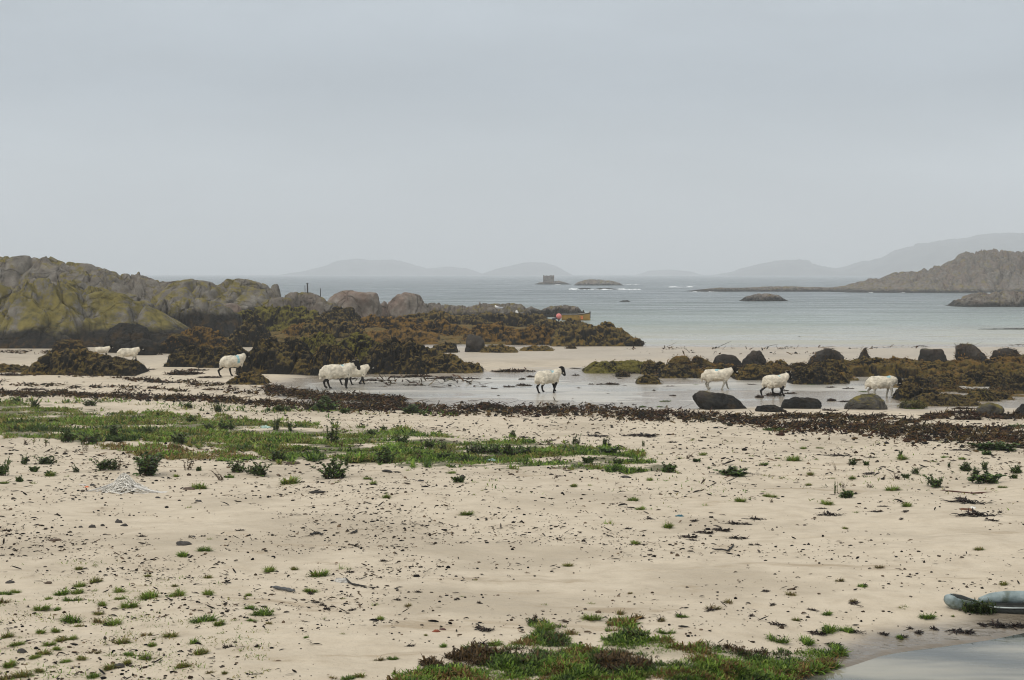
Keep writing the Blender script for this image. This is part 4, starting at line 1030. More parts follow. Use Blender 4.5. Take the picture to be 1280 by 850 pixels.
post(384.3, 354.5, 367, .055, 'taller thin dark post on the broken rock ledge')
post(400.5, 361, 368, .03, 'shorter thin stake right of the taller dark post')
post(381.2, 357.5, 367, .022, 'thin rod standing against the taller dark post')
def gull(px, py, Y, label):
    x, _, z = at_depth(px, py, Y); t = empty('gull', (float(x), Y, float(z)), math.pi * .9); tag(t, label, 'bird')
    t.scale = (1.25, 1.25, 1.25)
    wht = plain('white_plumage', (.78, .78, .76), .8, .05); gry = plain('grey_wing', (.35, .36, .38), .8, .1); yl = plain('bird_bill', (.5, .35, .05), .5)
    V, f = ico(3)
    def body(p):
        q = p * np.array([.22, .095, .10]); q[:, 2] += .19 + .06 * np.clip(p[:, 0], -1, 1) * .6; return q
    B_ = [(body(V.copy()), f)]
    B_.append((V * np.array([.062, .052, .055]) + np.array([.23, 0, .33]), f + len(V)))
    nv, nq, nt = tube([(.15, 0, .25), (.20, 0, .29), (.225, 0, .33)], [.075, .058, .05], 10)
    me = mesh_np('gull_body', np.concatenate([B_[0][0], B_[1][0], nv]), [np.concatenate([B_[0][1], B_[1][1], nt + 2 * len(V)]), nq + 2 * len(V)], wht)
    obj('body', me, t)
    for q in (-1, 1):
        obj('wing', mesh_np('wing', V * np.array([.24, .022, .07]) + np.array([-.07, q * .088, .21]), f, gry), t)
        lv, lq, lt = tube([(.0, q * .035, .12), (.0, q * .035, .0)], .009, 6); obj('leg', mesh_np('leg', lv, [lq, lt], yl), t)
    bv, bq, bt = tube([(.275, 0, .33), (.345, 0, .315)], [.018, .005], 6); obj('bill', mesh_np('bill', bv, [bq, bt], yl), t)
gull(623.5, 388.8, 126.0, 'white bird resting on the low rock ledge')
rock('stone', 'pale white stone on the ledge right of the white bird', 641, 650, 387.2, 391.5, plain('white_stone', (.6, .59, .56), .8, .1), 'stone', Y=124, n=3)

# ================================================================== HALF BURIED INFLATABLE TUBE
def tube_wreck():
    x0, y0, z0 = (float(a[0]) for a in ground(1232, 763))
    k = y0 / F           # metres per pixel there
    t = empty('inflatable_hull', (x0, y0, z0)); tag(t, 'grey green inflatable hull half buried in sand by the stream', 'inflatable boat')
    g = NT('grey_rubber'); n = g.noise(9, 5, .6); z = g.sep(g.pos())[2]
    c = g.ramp(n, [(.3, (.155, .20, .20)), (.55, (.235, .29, .29)), (.75, (.33, .38, .375))])
    gr = g.fin(g.mix(g.mask(g.noise(4, 5), .55, .68, 0, .8), c, (.06, .075, .045)), .45, g.bump(g.noise(14, 4), .35, .03), .4)
    dk = plain('black_rubber', (.022, .024, .02), .6, .4, 20); pal = plain('pale_rubber_strip', (.42, .46, .44), .5, .2, 20)
    def P(px, py): return np.array([(px - 1232) * k, 0, (763 - py) * k])
    def fat(nm, pts, rads, mat, ns=40, side=20, yoff=0.0, dent=.06, squash=1.0, ydir=0.0):
        pts = np.array(pts); s = np.linspace(0, 1, len(pts)); u = np.linspace(0, 1, ns)
        Pc = np.stack([np.interp(u, s, pts[:, i]) for i in range(3)], 1); r = np.interp(u, s, rads)
        Pc[:, 1] += yoff + ydir * u
        V, q, tt = tube(Pc, r, side)
        V = V + (dent * r.mean()) * np.stack([perlin(V[:, 0] * 6, V[:, 1] * 6, V[:, 2] * 6 + i * 9) for i in range(3)], 1) * 2
        return obj(nm, mesh_np(nm, V, [q, tt], mat), t)
    # right hand tube, running out of the frame
    fat('side_tube', [P(1226, 752), P(1240, 749), P(1262, 747.5), P(1290, 748), P(1330, 750), P(1350, 753)], np.array([3.5, 6.5, 8, 8.2, 7.5, 3]) * k, gr, yoff=.05)
    fat('lower_tube', [P(1228, 760), P(1250, 762), P(1290, 763), P(1340, 764)], np.array([4.5, 7, 7.5, 5]) * k, dk, yoff=-.02)
    fat('dark_body', [P(1222, 757), P(1240, 756.5), P(1264, 757), P(1300, 757), P(1345, 758)], np.array([3, 6, 7.5, 7.5, 5]) * k, dk, yoff=.06)  # dark hull body filling the gap between the two tubes
    fat('rubbing_strip', [P(1229, 755.2), P(1244, 757), P(1262, 757.8), P(1282, 758), P(1330, 758)], np.array([1.0, 1.0, .9, .8, .8]) * k, pal, 40, 8, yoff=-.075, dent=.02)
    fat('strap', [P(1275, 748) + np.array([0, -.085, -.02]), P(1278, 752) + np.array([0, -.105, 0]), P(1281, 762) + np.array([0, -.10, 0])], np.array([1.6, 2, 2]) * k, dk, 12, 8, dent=.1)
    # left hand torn, open end: a cone of rubber whose mouth gapes along its top
    ns, nd = 40, 26; Vv = []; 
    for i in range(ns):
        u = i / (ns - 1)
        c = P(1180 + 46 * u, 748.5 + 8 * u) ; r = (3.0 + 7.0 * min(1, u * 5) ** .6) * k * (1 - .55 * u)
        gap = 1.15 * min(1, max(0, (u - .10) * 6)) * (1 - .4 * u)
        for j in range(nd):
            a = math.pi / 2 + .45 + gap / 2 + (2 * math.pi - gap) * j / (nd - 1)
            rr = r * (1 + .10 * math.sin(5 * u + 3 * a))
            Vv.append(c + np.array([.10 * r * math.sin(3 * a), -math.cos(a) * rr * -1.0, math.sin(a) * rr]))
    Vv = np.array(Vv); i = np.arange(ns * nd).reshape(ns, nd)
    q = np.stack([i[:-1, :-1], i[:-1, 1:], i[1:, 1:], i[1:, :-1]], -1).reshape(-1, 4)
    tri = np.array([[i[0, 0], i[0, j + 1], i[0, j]] for j in range(1, nd - 1)])
    me = mesh_np('torn_end', Vv, [q, tri], gr); o = obj('torn_end', me, t)
    sm = o.modifiers.new('t', 'SOLIDIFY'); sm.thickness = .008; sm.offset = 0
    fat('dark_mouth_fill', [P(1187, 744.5), P(1200, 748), P(1212, 751.5), P(1220, 754)], np.array([3.2, 5.2, 4, 2]) * k, dk, 30, 14, yoff=.01)  # solid dark body filling the open mouth
    # weed grown over the middle
    b = Bag(); rg = np.random.default_rng(3); n = 900
    px = 1198 + 44 * rg.beta(2, 2, n); py = 757 + (px - 1220) * .05 + rg.normal(size=n) * 3.5
    Pp = np.stack([(px - 1232) * k, -.10 + rg.uniform(-.03, .08, n), (763 - py) * k - .02], 1)
    cg = np.array([(.03, .055, .012), (.05, .085, .015), (.022, .03, .012), (.09, .10, .03)])[rg.integers(0, 4, n)] * rg.uniform(.7, 1.3, n)[:, None]
    b.add(*strips(Pp, rg.uniform(0, 6.28, n), rg.uniform(.03, .09, n), rg.uniform(.006, .014, n), rg.uniform(.1, 1.3, n), rg.uniform(-.5, -.1, n), cg, 3, 2))
    obj('growth', b.mesh('growth', M['grass']), t)
    t.rotation_euler = (0, 0, .02)
tube_wreck()

# ================================================================== ROPE HEAP AND LITTER
def rope_heap():
    x, y, z = (float(a[0]) for a in ground(152, 614)); k = y / F
    t = empty('rope_heap', (x, y, z)); tag(t, 'tangled heap of white rope lying on the sand', 'rope')
    rg = np.random.default_rng(21); b = Bag()
    W_, H_ = 33 * k, 15 * k
    n = 300
    for i in range(n):
        m = 26; u = np.linspace(0, 1, m)
        c = np.array([rg.normal() * .33 * W_, rg.normal() * .12, 0]); a0 = rg.uniform(0, 6.28)
        R = rg.uniform(.04, .16); tw = rg.uniform(2, 6)
        px = c[0] + R * np.cos(a0 + tw * u) + .16 * rg.normal() * u; py_ = c[1] + .6 * R * np.sin(a0 + tw * u * rg.uniform(.7, 1.2))
        env = (np.maximum(0, 1 - np.abs((px - .04) / (.95 * W_)) ** 2.6) * (.8 + .35 * np.sin(px * 13 + 1.0) * np.cos(py_ * 8))) * H_ * np.exp(-(py_ / .26) ** 2)
        pz = env * np.clip(rg.uniform(.3, 1.1) + .4 * np.sin(u * 9 + a0), .02, 1.35) + .006
        v, q, tt = tube(np.stack([px, py_, pz], 1), rg.uniform(.003, .0075), 5)
        cc = np.ones((len(v), 3)) * np.array((.74, .71, .64)) * rg.uniform(.6, 1.15)
        b.add(v, q, cc)
    for i in range(26):   # ends trailing down to the right and left
        u = np.linspace(0, 1, 20); sx = 1 if i % 4 else -1
        px = sx * (.1 + (W_ * rg.uniform(.8, 1.6)) * u); py_ = -.05 - .12 * u * rg.uniform(0, 1) + .03 * np.sin(u * 7 + i)
        pz = H_ * .8 * (1 - u) ** 1.6 + .006
        v, q, tt = tube(np.stack([px, py_, pz], 1), rg.uniform(.003, .006), 5)
        b.add(v, q, np.ones((len(v), 3)) * np.array((.62, .60, .56)) * rg.uniform(.7, 1.1))
    obj('strands', b.mesh('strands', attr_mat('white_rope', .8, .25, 30), True), t)
    core = ico(4); v = core[0] * np.array([W_ * .5, .12, H_ * .35]); v[:, 2] = np.maximum(v[:, 2], -.02)
    v = v * (1 + .22 * fbm(v[:, 0] * 9, v[:, 1] * 9, v[:, 2] * 9, 3))[:, None]
    obj('matted_core', mesh_np('matted_core', v, core[1], plain('matted_rope', (.42, .40, .36), .95, .35, 60, 1, .03)), t)
rope_heap()

def scrap(px, py, wpx, hpx, label, cat, color, name, seed=1, rough=.35, matn=None):
    x, y, z = (float(a[0]) for a in ground(px, py)); k = y / F
    v, f = ico(3); rg = np.random.default_rng(seed); o3 = rg.uniform(0, 30, 3)
    w = wpx * k / 2 * .9; h = max(hpx * k * .5, .006)
    q = v * np.array([w, w * .6, h]); s = 1 + rough * 1.4 * fbm(v[:, 0] * 1.7 + o3[0], v[:, 1] * 1.7 + o3[1], v[:, 2] * 1.7 + o3[2], 4)
    q = q * s[:, None]; q[:, 2] = np.maximum(q[:, 2], -.2 * h)
    o = obj(name, mesh_np(name, q, f, matn or plain(name + '_paint', color, .6, .3, 30)), None, (x, y, z)); o.rotation_euler = (0, 0, rg.uniform(-.4, .4)); tag(o, label, cat)
    return o
scrap(109, 609, 8, 3, 'orange plastic scrap at the left end of the rope heap', 'litter', (.62, .13, .04), 'plastic_scrap', 2)
scrap(116, 607.5, 8, 4, 'black lump between the orange scrap and the rope heap', 'stone', (.02, .02, .02), 'stone', 3)
scrap(104, 606, 12, 3, 'whitish plastic shred beside the orange scrap', 'litter', (.55, .5, .46), 'plastic_shred', 4)
scrap(850, 644.5, 11, 4, 'blue green rope scrap on open sand', 'litter', (.04, .13, .17), 'rope_scrap', 5, .6)
scrap(616, 576.5, 15, 7, 'pale green crumpled plastic sheet in the weeds', 'litter', (.33, .46, .40), 'plastic_sheet', 6, .5)
scrap(332, 535, 16, 5, 'pale turquoise plastic sheet on the upper turf', 'litter', (.36, .50, .44), 'plastic_sheet', 7, .5)
scrap(1255, 543.5, 18, 4, 'pale flat stone lying on the wrack at the right', 'stone', (.5, .49, .46), 'stone', 8, .2)
scrap(978, 533, 9, 4, 'pale pebble lodged in the wrack by the green clump', 'stone', (.48, .46, .43), 'stone', 9, .2)
scrap(7, 582, 4, 3, 'tiny white shell among weeds at the left edge', 'shell', (.75, .74, .7), 'shell', 10, .2)
scrap(1216, 634, 8, 6, 'bright white splinter among the dark seaweed on the right', 'litter', (.75, .73, .68), 'plastic_splinter', 11, .3)
scrap(1208, 637.5, 18, 4, 'rusty brown chunk beside the white splinter', 'litter', (.13, .055, .025), 'rusty_chunk', 12, .4)
scrap(427, 727, 22, 7, 'greyish net scrap pinned under the black stick', 'litter', (.42, .40, .36), 'net_scrap', 13, .5)
scrap(545, 788.5, 11, 5, 'red brown chip on the bare lower sand', 'litter', (.20, .055, .025), 'red_chip', 14, .3)
scrap(553.5, 786.5, 9, 3, 'dark red chip touching the red brown chip', 'litter', (.07, .025, .018), 'red_chip', 15, .3)
STO = [(230, 681, 24, 8, 'largest dark grey stone above the left tufts'), (69, 675.5, 18, 6, 'flat brown grey stone at the left of the pebbly sand'), (115, 659.5, 10, 7, 'dark stone near the row of black stones'),
       (148, 653, 10, 8, 'black stone heading the little row of black stones'), (155, 657, 9, 5, 'black stone touching the head of the row'), (128, 657, 6, 6, 'small black stone in the middle of the row'),
       (101, 659, 6, 4, 'small olive stone at the left of the row'), (27, 816, 15, 9, 'rounded grey stone among the front left tufts'), (149, 833, 15, 11, 'grey stone nestled in a front tuft'),
       (13, 728, 13, 6, 'black stone at the left edge above the tufts'), (60, 729, 10, 5, 'reddish brown stone above the left tufts'), (248, 627, 10, 5, 'grey flat stone right of the rope heap'),
       (236, 612, 18, 6, 'tan slab stone uphill of the rope heap'), (366, 580, 20, 6, 'brown lump on the sand under the mid weeds'), (526, 601.5, 9, 4, 'grey pebble below the mid turf'), (197, 622, 8, 4, 'dark grey pebble at the end of the rope strands'),
       (242, 670, 6, 5, 'small black stone beside the largest dark stone'), (578, 597, 8, 4, 'black pebble below the middle weeds'), (782, 597, 14, 5, 'black lump under the right end of the mid turf')]
sm_ = plain('beach_stone', (.05, .045, .04), .8, .45, 14); sb_ = plain('brown_beach_stone', (.085, .06, .042), .8, .4, 14)
for i, (a, b_, c, d, l) in enumerate(STO):
    scrap(a, b_, c, d, l, 'stone', None, 'stone', 40 + i, .28, sb_ if ('brown' in l or 'tan' in l) else sm_)

def stick(pts, r, label, color=(.03, .028, .025), name='driftwood_stick', lift=.01):
    g = [np.array([float(a[0]) for a in ground(p[0], p[1])]) for p in pts]; k = g[0][1] / F
    P = np.array(g); o = P.mean(0); P = P - o
    s = np.linspace(0, 1, len(P)); u = np.linspace(0, 1, 24); Q = np.stack([np.interp(u, s, P[:, i]) for i in range(3)], 1)
    Q[:, 2] += r * k * .6 + lift + .01 * perlin(u * 5 + pts[0][0], u * 0)
    Q[:, 1] += .02 * perlin(u * 4 + pts[0][0], u * 0 + 3)
    v, q, t = tube(Q, r * k * (1 + .35 * perlin(u * 6 + pts[0][1], u * 0)) * np.clip(1.6 * np.sin(math.pi * (.06 + .88 * u)), .3, 1), 7)
    ob = obj(name, mesh_np(name, v, [q, t], plain(name + '_surface', color, .8, .35, 30)), None, tuple(o)); tag(ob, label, 'driftwood' if 'drift' in name else 'plank')
stick([(431, 724), (437, 729), (446, 731.5), (459, 735)], 1.3, 'black bent stick lying over the grey net scrap')
stick([(386, 671), (393, 668.5), (399, 668), (403, 670)], 1.4, 'curved black stick on sand left of centre')
stick([(437, 668), (443, 667), (446, 665), (445, 664)], 1.3, 'short hooked black stick right of the curved one')
stick([(340, 736), (354, 738), (369, 741)], 2.2, 'grey flat plank lying on the sand at lower centre', (.085, .088, .088), 'driftwood_plank')
stick([(386, 617), (396, 617), (407, 617)], 1.6, 'dark straight stick below the mid left shrub')
stick([(477, 590.5), (484, 590), (490, 591)], 1.6, 'dark short stick under the mid turf edge')
stick([(890, 687), (900, 688), (910, 689), (916, 684), (917, 681)], 1.1, 'forked dark stick on the right centre sand')
stick([(1175, 614), (1200, 616), (1216, 617), (1240, 616)], .9, 'long thin reddish stick lying on the right hand sand', (.075, .03, .02))

# ================================================================== SEAWEED
def weed_heap_mesh(name, n, seed, pal=((.018, .011, .008), (.040, .018, .010), (.010, .008, .007), (.055, .03, .010)), R=.5, h=.14, fl=.2, fw=.045):
    rg = np.random.default_rng(seed)
    a = rg.uniform(0, 6.28, n); r = R * np.sqrt(rg.uniform(0, 1, n)); x = r * np.cos(a); y = r * np.sin(a) * .6
    env = np.clip(1 - (x / R) ** 2 - (y / (R * .6)) ** 2, 0, 1) * (1 + .5 * perlin(x * 5 + seed, y * 5))
    P = np.stack([x, y, h * env * rg.uniform(.1, 1, n)], 1)
    C = np.array(pal)[rg.integers(0, len(pal), n)] * rg.uniform(.6, 1.4, n)[:, None]
    V, Fq, Cc = strips(P, rg.uniform(0, 6.28, n), fl * rg.uniform(.5, 1.4, n), fw * rg.uniform(.5, 1.4, n), rg.uniform(-.2, .9, n), rg.uniform(-.7, .1, n), C, 3, 2, rg.uniform(-.9, .9, n))
    V[:, 2] = np.maximum(V[:, 2], -.01)
    return mesh_np(name, V, Fq, M['frond'], Cc, False)
HEAPS = [weed_heap_mesh('seaweed_clump', 160 + 30 * i, 100 + i) for i in range(5)]
DRIED = [weed_heap_mesh('dry_seaweed_clump', 90, 120 + i, ((.018, .014, .012), (.03, .016, .013), (.012, .011, .010)), .5, .14, .30, .06) for i in range(4)]
ALGAE = [weed_heap_mesh('green_algae_patch', 170, 130 + i, ((.06, .11, .02), (.09, .14, .03), (.03, .06, .015), (.10, .12, .03)), .5, .10, .18, .04) for i in range(3)]
def clump(px, py, wpx, kind, label, hs=1.0, i=0):
    x, y, z = (float(a[0]) for a in ground(px, py)); k = y / F
    lst = {'s': HEAPS, 'd': DRIED, 'g': ALGAE}[kind]; nm = {'s': 'seaweed_clump', 'd': 'dry_seaweed_clump', 'g': 'green_algae_patch'}[kind]
    o = obj(nm, lst[i % len(lst)], None, (x, y, z)); sx = wpx * k
    o.scale = (sx, sx * (.9 if kind != 'd' else .8), max(sx * .55, .3 if kind != 'd' else .10) * hs); o.rotation_euler = (0, 0, (i * 2.4) % 6.28 if wpx < 25 else 0.1 * ((i % 5) - 2))
    tag(o, label, 'seaweed', {'s': 'seaweed clumps on the wet flat', 'd': 'dried seaweed clumps on the sand', 'g': 'green algae patches on the wet sand'}[kind])
ORD = ['first', 'second', 'third', 'fourth', 'fifth', 'sixth', 'seventh', 'eighth', 'ninth', 'tenth', 'eleventh', 'twelfth', 'thirteenth', 'fourteenth', 'fifteenth', 'sixteenth', 'seventeenth', 'eighteenth']
def seq(items, phrase, kind):
    """name a row of look-alikes by counting along it"""
    for j, it in enumerate(sorted(items)):
        clump(it[0], it[1], it[2], kind, phrase % ORD[j], it[3] if len(it) > 3 else 1.0, int(it[0]))
Z4 = lambda L: [(600 + a / 4.25, 330 + b / 4.25, c / 4.25 * (1.0), *r) for a, b, c, *r in L]
Z5 = lambda L: [(800 + a / 5.31, 400 + b / 5.31, c / 5.31, *r) for a, b, c, *r in L]
Z6 = lambda L: [(1020 + a / 4.91, 400 + b / 4.91, c / 4.91, *r) for a, b, c, *r in L]
seq(Z4([(160, 573, 130, 1.3), (235, 570, 110, 1.2), (90, 572, 90, .8), (270, 600, 45, 1.1), (435, 555, 45, .6), (505, 555, 60, .5)]), 'dark seaweed clump, %s from left in the line behind the mirrored sheep', 's')
seq(Z4([(225, 613, 50), (45, 610, 34, .7), (510, 592, 52), (590, 640, 34, .6), (700, 640, 80, 1.2), (640, 640, 60, .7), (740, 608, 34, .5)]), 'dark seaweed scrap, %s from left in the row level with the mirrored sheep', 's')
seq(Z4([(155, 655, 75, 1.2), (232, 648, 95, 1.3), (75, 664, 60, .7), (20, 652, 50, .7), (525, 662, 42, .8), (770, 648, 22, .5), (1000, 654, 60, .7)]), 'brown seaweed clump, %s from left in the row at the mirrored sheep feet', 's')
seq(Z4([(97, 700, 22, .5), (230, 742, 20, .4), (680, 690, 24, .4), (752, 742, 14, .7), (925, 674, 24, .7), (1000, 650, 20, .5)]), 'small dark scrap, %s from left in the water behind the main wrack', 's')
seq(Z4([(865, 760, 52, .8), (985, 730, 66, .8), (955, 760, 48, .7)]) + Z5([(20, 577, 50, .8)]), 'bright green algae, %s from left of the patches left of the black boulder', 'g')
seq(Z5([(370, 432, 50, .5), (1140, 430, 60, .6)]) + Z6([(600, 545, 130, .6), (560, 505, 70, .5), (290, 440, 60, .5)]), 'green algae, %s from left of the patches between the right hand rocks', 'g')
seq(Z5([(215, 445, 130, .5), (95, 470, 24, .7), (220, 503, 50, .7), (300, 393, 45, .5)]), 'seaweed scrap, %s from left on the wet sand left of the long bodied sheep', 's')
seq(Z5([(790, 515, 70, 1.6), (890, 500, 130, 1.5), (1000, 488, 95, .7), (740, 430, 110, .5), (960, 470, 60, .8)]), 'tangled seaweed, %s from left around the feet of the wading sheep', 's')
seq(Z6([(95, 497, 64, 1.5), (175, 500, 110, .5), (80, 556, 100, .9), (200, 424, 90, 1.0), (90, 415, 110, .5), (10, 525, 40, .8)]), 'seaweed clump, %s from left of those left of the pale olive boulder', 's')
seq(Z6([(405, 590, 95, 1.5), (470, 590, 60, .8), (760, 595, 70, .8), (1090, 642, 34, 1.2), (930, 610, 190, 1.2), (1130, 605, 140, .8), (900, 545, 130, .7)]), 'seaweed clump, %s from left in front of the right hand boulders', 's')
clump(1020 + 1240 / 4.91, 400 + 655 / 4.91, 26, 'g', 'bright green weed clump on the wrack at the right edge', 1.6, 2)
clump(800 + 895 / 5.31, 400 + 735 / 5.31, 30, 'g', 'dark green weed clump standing on the wrack at right centre', 1.8, 1)
seq([(15, 469, 40, .8), (41, 487, 34, .5), (186, 462, 18, .7), (228, 468, 42, 1.2), (246, 463, 26, .8), (205, 478, 40, .6), (262, 472, 30, .6), (340, 482, 26, .7), (370, 490, 30, .6)], 'brown seaweed heap, %s from left on the sand between rocks and wrack', 's')
seq([(431, 474, 34, .6), (470, 476, 40, .6), (500, 472, 30, .7), (522, 471, 34, .9), (545, 474, 40, .5), (565, 473, 50, .6), (590, 474, 24, .8), (480, 484, 26, .4), (520, 482, 40, .4), (450, 481, 24, .4), (548, 484, 20, .4)], 'thin dark seaweed, %s from left on the wet sand right of the sheep pair', 's')
# dried black clumps on the open sand
seq([(1038, 644, 29, 1.2), (1095, 639.5, 20), (1131, 640, 12, 1.3), (1027, 636, 14, .7), (1127, 649, 10, .8), (1103, 633, 16, .7)], 'black dried seaweed, %s from left near the small sand slope at right', 'd')
seq([(1210, 628.5, 46, 1.1), (1222, 645, 46, 1.2), (1250, 641, 11, 1.6), (1199, 624, 24, .9), (1240, 651, 18, .8)], 'black dried seaweed, %s from left round the white splinter', 'd')
seq([(860, 672, 26), (880, 667, 26), (900, 663, 28), (918, 655, 26), (946, 649, 28), (934, 655.5, 18), (921, 673, 26), (868, 651, 16), (812, 649, 14), (785, 661, 10), (939, 682, 10), (947, 682, 9), (866, 675, 14)], 'black dried seaweed, %s from left of the string across right centre sand', 'd')
seq([(605, 806, 26, 1.3), (600, 787, 24, 1.0), (513, 809, 12, .8), (610, 788, 18, 1.2), (669, 773, 8, 1.6)], 'black dried seaweed, %s from left above the green bank', 'd')
seq([(403, 756, 8, 1.4), (409, 761, 14), (440, 763, 12), (395, 752, 14, .7), (388, 742, 12), (571, 750, 12), (599, 755, 8), (322, 809, 8, 1.3), (437, 715, 12), (497, 751, 9), (522, 740, 10), (479, 701, 9)], 'small dark scrap, %s from left on the lower centre sand', 'd')
seq([(178, 672, 10, 1.4), (87, 665, 9), (46, 657, 8), (57, 661, 8), (8, 664, 14), (171, 687, 7), (105, 680, 7), (300, 663, 13), (162, 698, 6), (282, 810, 14), (289, 809, 6)], 'small black scrap, %s from left on the pebbly sand at left', 'd')
seq([(840, 553, 14), (872, 576, 12), (700, 595, 12), (655, 547, 20, .5), (800, 545, 45, .5), (745, 545, 30, .5), (930, 592, 30, .5), (690, 551, 18, .6), (1090, 572, 18, .6), (1155, 551, 28, 1.2), (1050, 570, 34, .5), (1085, 592, 22, .6), (1200, 563, 26, .6), (1060, 618, 26, .9)], 'dark dried seaweed, %s from left in the strip between wrack and turf', 'd')
seq([(966, 757, 12), (1080, 733, 14, 1.3), (1068, 754, 18, .8), (1015, 762, 16, .7), (850, 770, 16, 1.3), (826, 774, 14, 1), (800, 773, 16, 1), (890, 763, 20, .8), (940, 770, 14, .8), (1138, 786, 9), (957, 740, 16, .7)], 'brown dried seaweed, %s from left along the lower right slope', 'd')
seq([(972, 782, 22, 1.2), (1066, 790, 26, 1.3), (1020, 792, 30, 1.0), (1104, 793, 16, 1), (1148, 791, 20, 1), (1168, 787, 12, 1.3), (1228, 782, 14, 1), (1200, 790, 40, .6), (1250, 783, 40, 1.2), (1275, 783, 30, 1.2), (1128, 797, 16, 1), (1040, 806, 26, .8)], 'dark weed clump, %s from left along the stream edge', 'd')

# ---- the wrack: strand lines of torn weed nobody could count
def wrack():
    b = Bag(); rg = np.random.default_rng(31)
    pal = np.array([(.022, .012, .008), (.040, .017, .010), (.010, .008, .007), (.070, .036, .014), (.034, .024, .009), (.10, .065, .024), (.015, .014, .009), (.05, .045, .018)])
    def line(pts, wid, n, h, fl=.13, fw=.036, gap=.0, lumpn=0):
        h = h * .75; n = int(n * .72); wid = np.array(wid) * .60
        pts = np.array(pts, float); u = rg.uniform(pts[0, 0], pts[-1, 0], n)
        py = np.interp(u, pts[:, 0], pts[:, 1]); w = np.interp(u, pts[:, 0], np.zeros(len(pts)) + wid)
        off = rg.normal(size=n) * .42
        wob = perlin(u * .02 + pts[0, 1], u * 0 + 3.3) * .8 + perlin(u * .07, u * 0 + pts[0, 1]) * .5
        py2 = py + (off + wob * .6) * w
        x, y, z = ground(u, py2)
        hgt = np.exp(-(off / .55) ** 2) * h * np.clip(.75 + 1.1 * perlin(x * .8, y * .8, 5.0) + .5 * perlin(x * 3, y * 3, 1.0), .05, 2)
        keep = perlin(u * .035 + pts[0, 1], py2 * .25, 8.0) > (-1 + gap)
        x, y, z, hgt, u = x[keep], y[keep], z[keep], hgt[keep], u[keep]; m = len(x)
        P = np.stack([x, y, z + hgt * rg.uniform(.2, 1, m)], 1)
        ci = (np.abs(perlin(x * .5, y * .9, 2.0)) * 8 + rg.uniform(0, 4.5, m)).astype(int) % len(pal)
        C = pal[ci] * rg.uniform(.5, 1.45, m)[:, None]
        b.add(*strips(P, rg.uniform(0, 6.28, m), fl * rg.uniform(.4, 1.5, m), fw * rg.uniform(.5, 1.5, m), rg.uniform(-.5, .9, m), rg.uniform(-.6, .25, m), C, 3, 2, rg.uniform(-1.1, 1.1, m)))
        k = rg.choice(m, max(1, m // 6)); kn = len(k)
        b.add(*strips(P[k] + np.array([0, 0, .015]), rg.normal(size=kn) * .9, fl * rg.uniform(1.6, 4.2, kn), fw * rg.uniform(.35, .9, kn), rg.uniform(-.15, .5, kn), rg.uniform(-.35, .05, kn), C[k] * .9, 5, 2, rg.uniform(-.9, .9, kn)))
        k = rg.choice(m, max(1, m // 5)); b.add(*lumps(np.stack([x[k], y[k], z[k] + hgt[k] * .3], 1), rg.uniform(.03, .085, len(k)), np.full(len(k), .7), pal[ci[k]] * .8, 1, n, .5))
    main = [(-420, 480), (-200, 486), (0, 493), (120, 495), (220, 498), (330, 505), (400, 509), (470, 511), (540, 512.5), (640, 514), (700, 515), (760, 517), (820, 520), (880, 522), (940, 527), (1000, 534), (1060, 538), (1140, 544), (1220, 549), (1300, 553), (1500, 562), (1800, 578)]
    line(main, [6, 6, 6, 7, 7, 8, 11, 13, 14, 15, 16, 18, 16, 12, 14, 17, 19, 20, 22, 24, 24, 24], 26000, .20, gap=.58)
    line([(330, 488), (380, 494), (420, 497), (470, 500), (505, 503)], 12, 3200, .16)
    line([(-60, 462), (0, 464), (70, 468), (180, 475), (250, 478)], 6, 1300, .08, gap=.95)
    line([(-60, 476), (0, 479), (90, 483), (200, 487), (330, 492), (400, 498)], 6.5, 1900, .09, gap=.95)
    line([(160, 476), (240, 481), (300, 484), (370, 489)], 6, 1100, .08, gap=.95)
    line([(-60, 445), (0, 441), (30, 441), (62, 440)], 4, 700, .08, gap=.7)
    line([(160, 440), (190, 442), (225, 443)], 3, 260, .06, gap=.7)
    line([(950, 524), (1000, 521), (1060, 523), (1130, 527), (1150, 528)], 6, 1900, .10, gap=.75)
    line([(1150, 524), (1200, 517), (1250, 521), (1300, 522)], 7, 1500, .14, gap=.7)
    line([(1080, 532), (1140, 536), (1220, 537), (1300, 540)], 8, 1900, .10, gap=.85)
    line([(990, 531), (1060, 531), (1120, 534)], 5, 800, .08, gap=.85)
    # driftlines where the sea begins
    line([(770, 437), (850, 436), (950, 436), (1050, 435), (1150, 434), (1300, 433)], 3, 420, .05, .25, .06, gap=1.0)
    line([(800, 440), (1000, 443), (1060, 441)], 4, 120, .05, .25, .06, gap=1.0)
    line([(440, 478), (520, 478), (600, 480)], 9, 260, .03, .3, .05, gap=.9)
    o = obj('seaweed_wrack', b.mesh('seaweed_wrack', M['frond'])); tag(o, 'dark red brown seaweed wrack strewn along the strand lines', 'wrack', kind='stuff')
wrack()

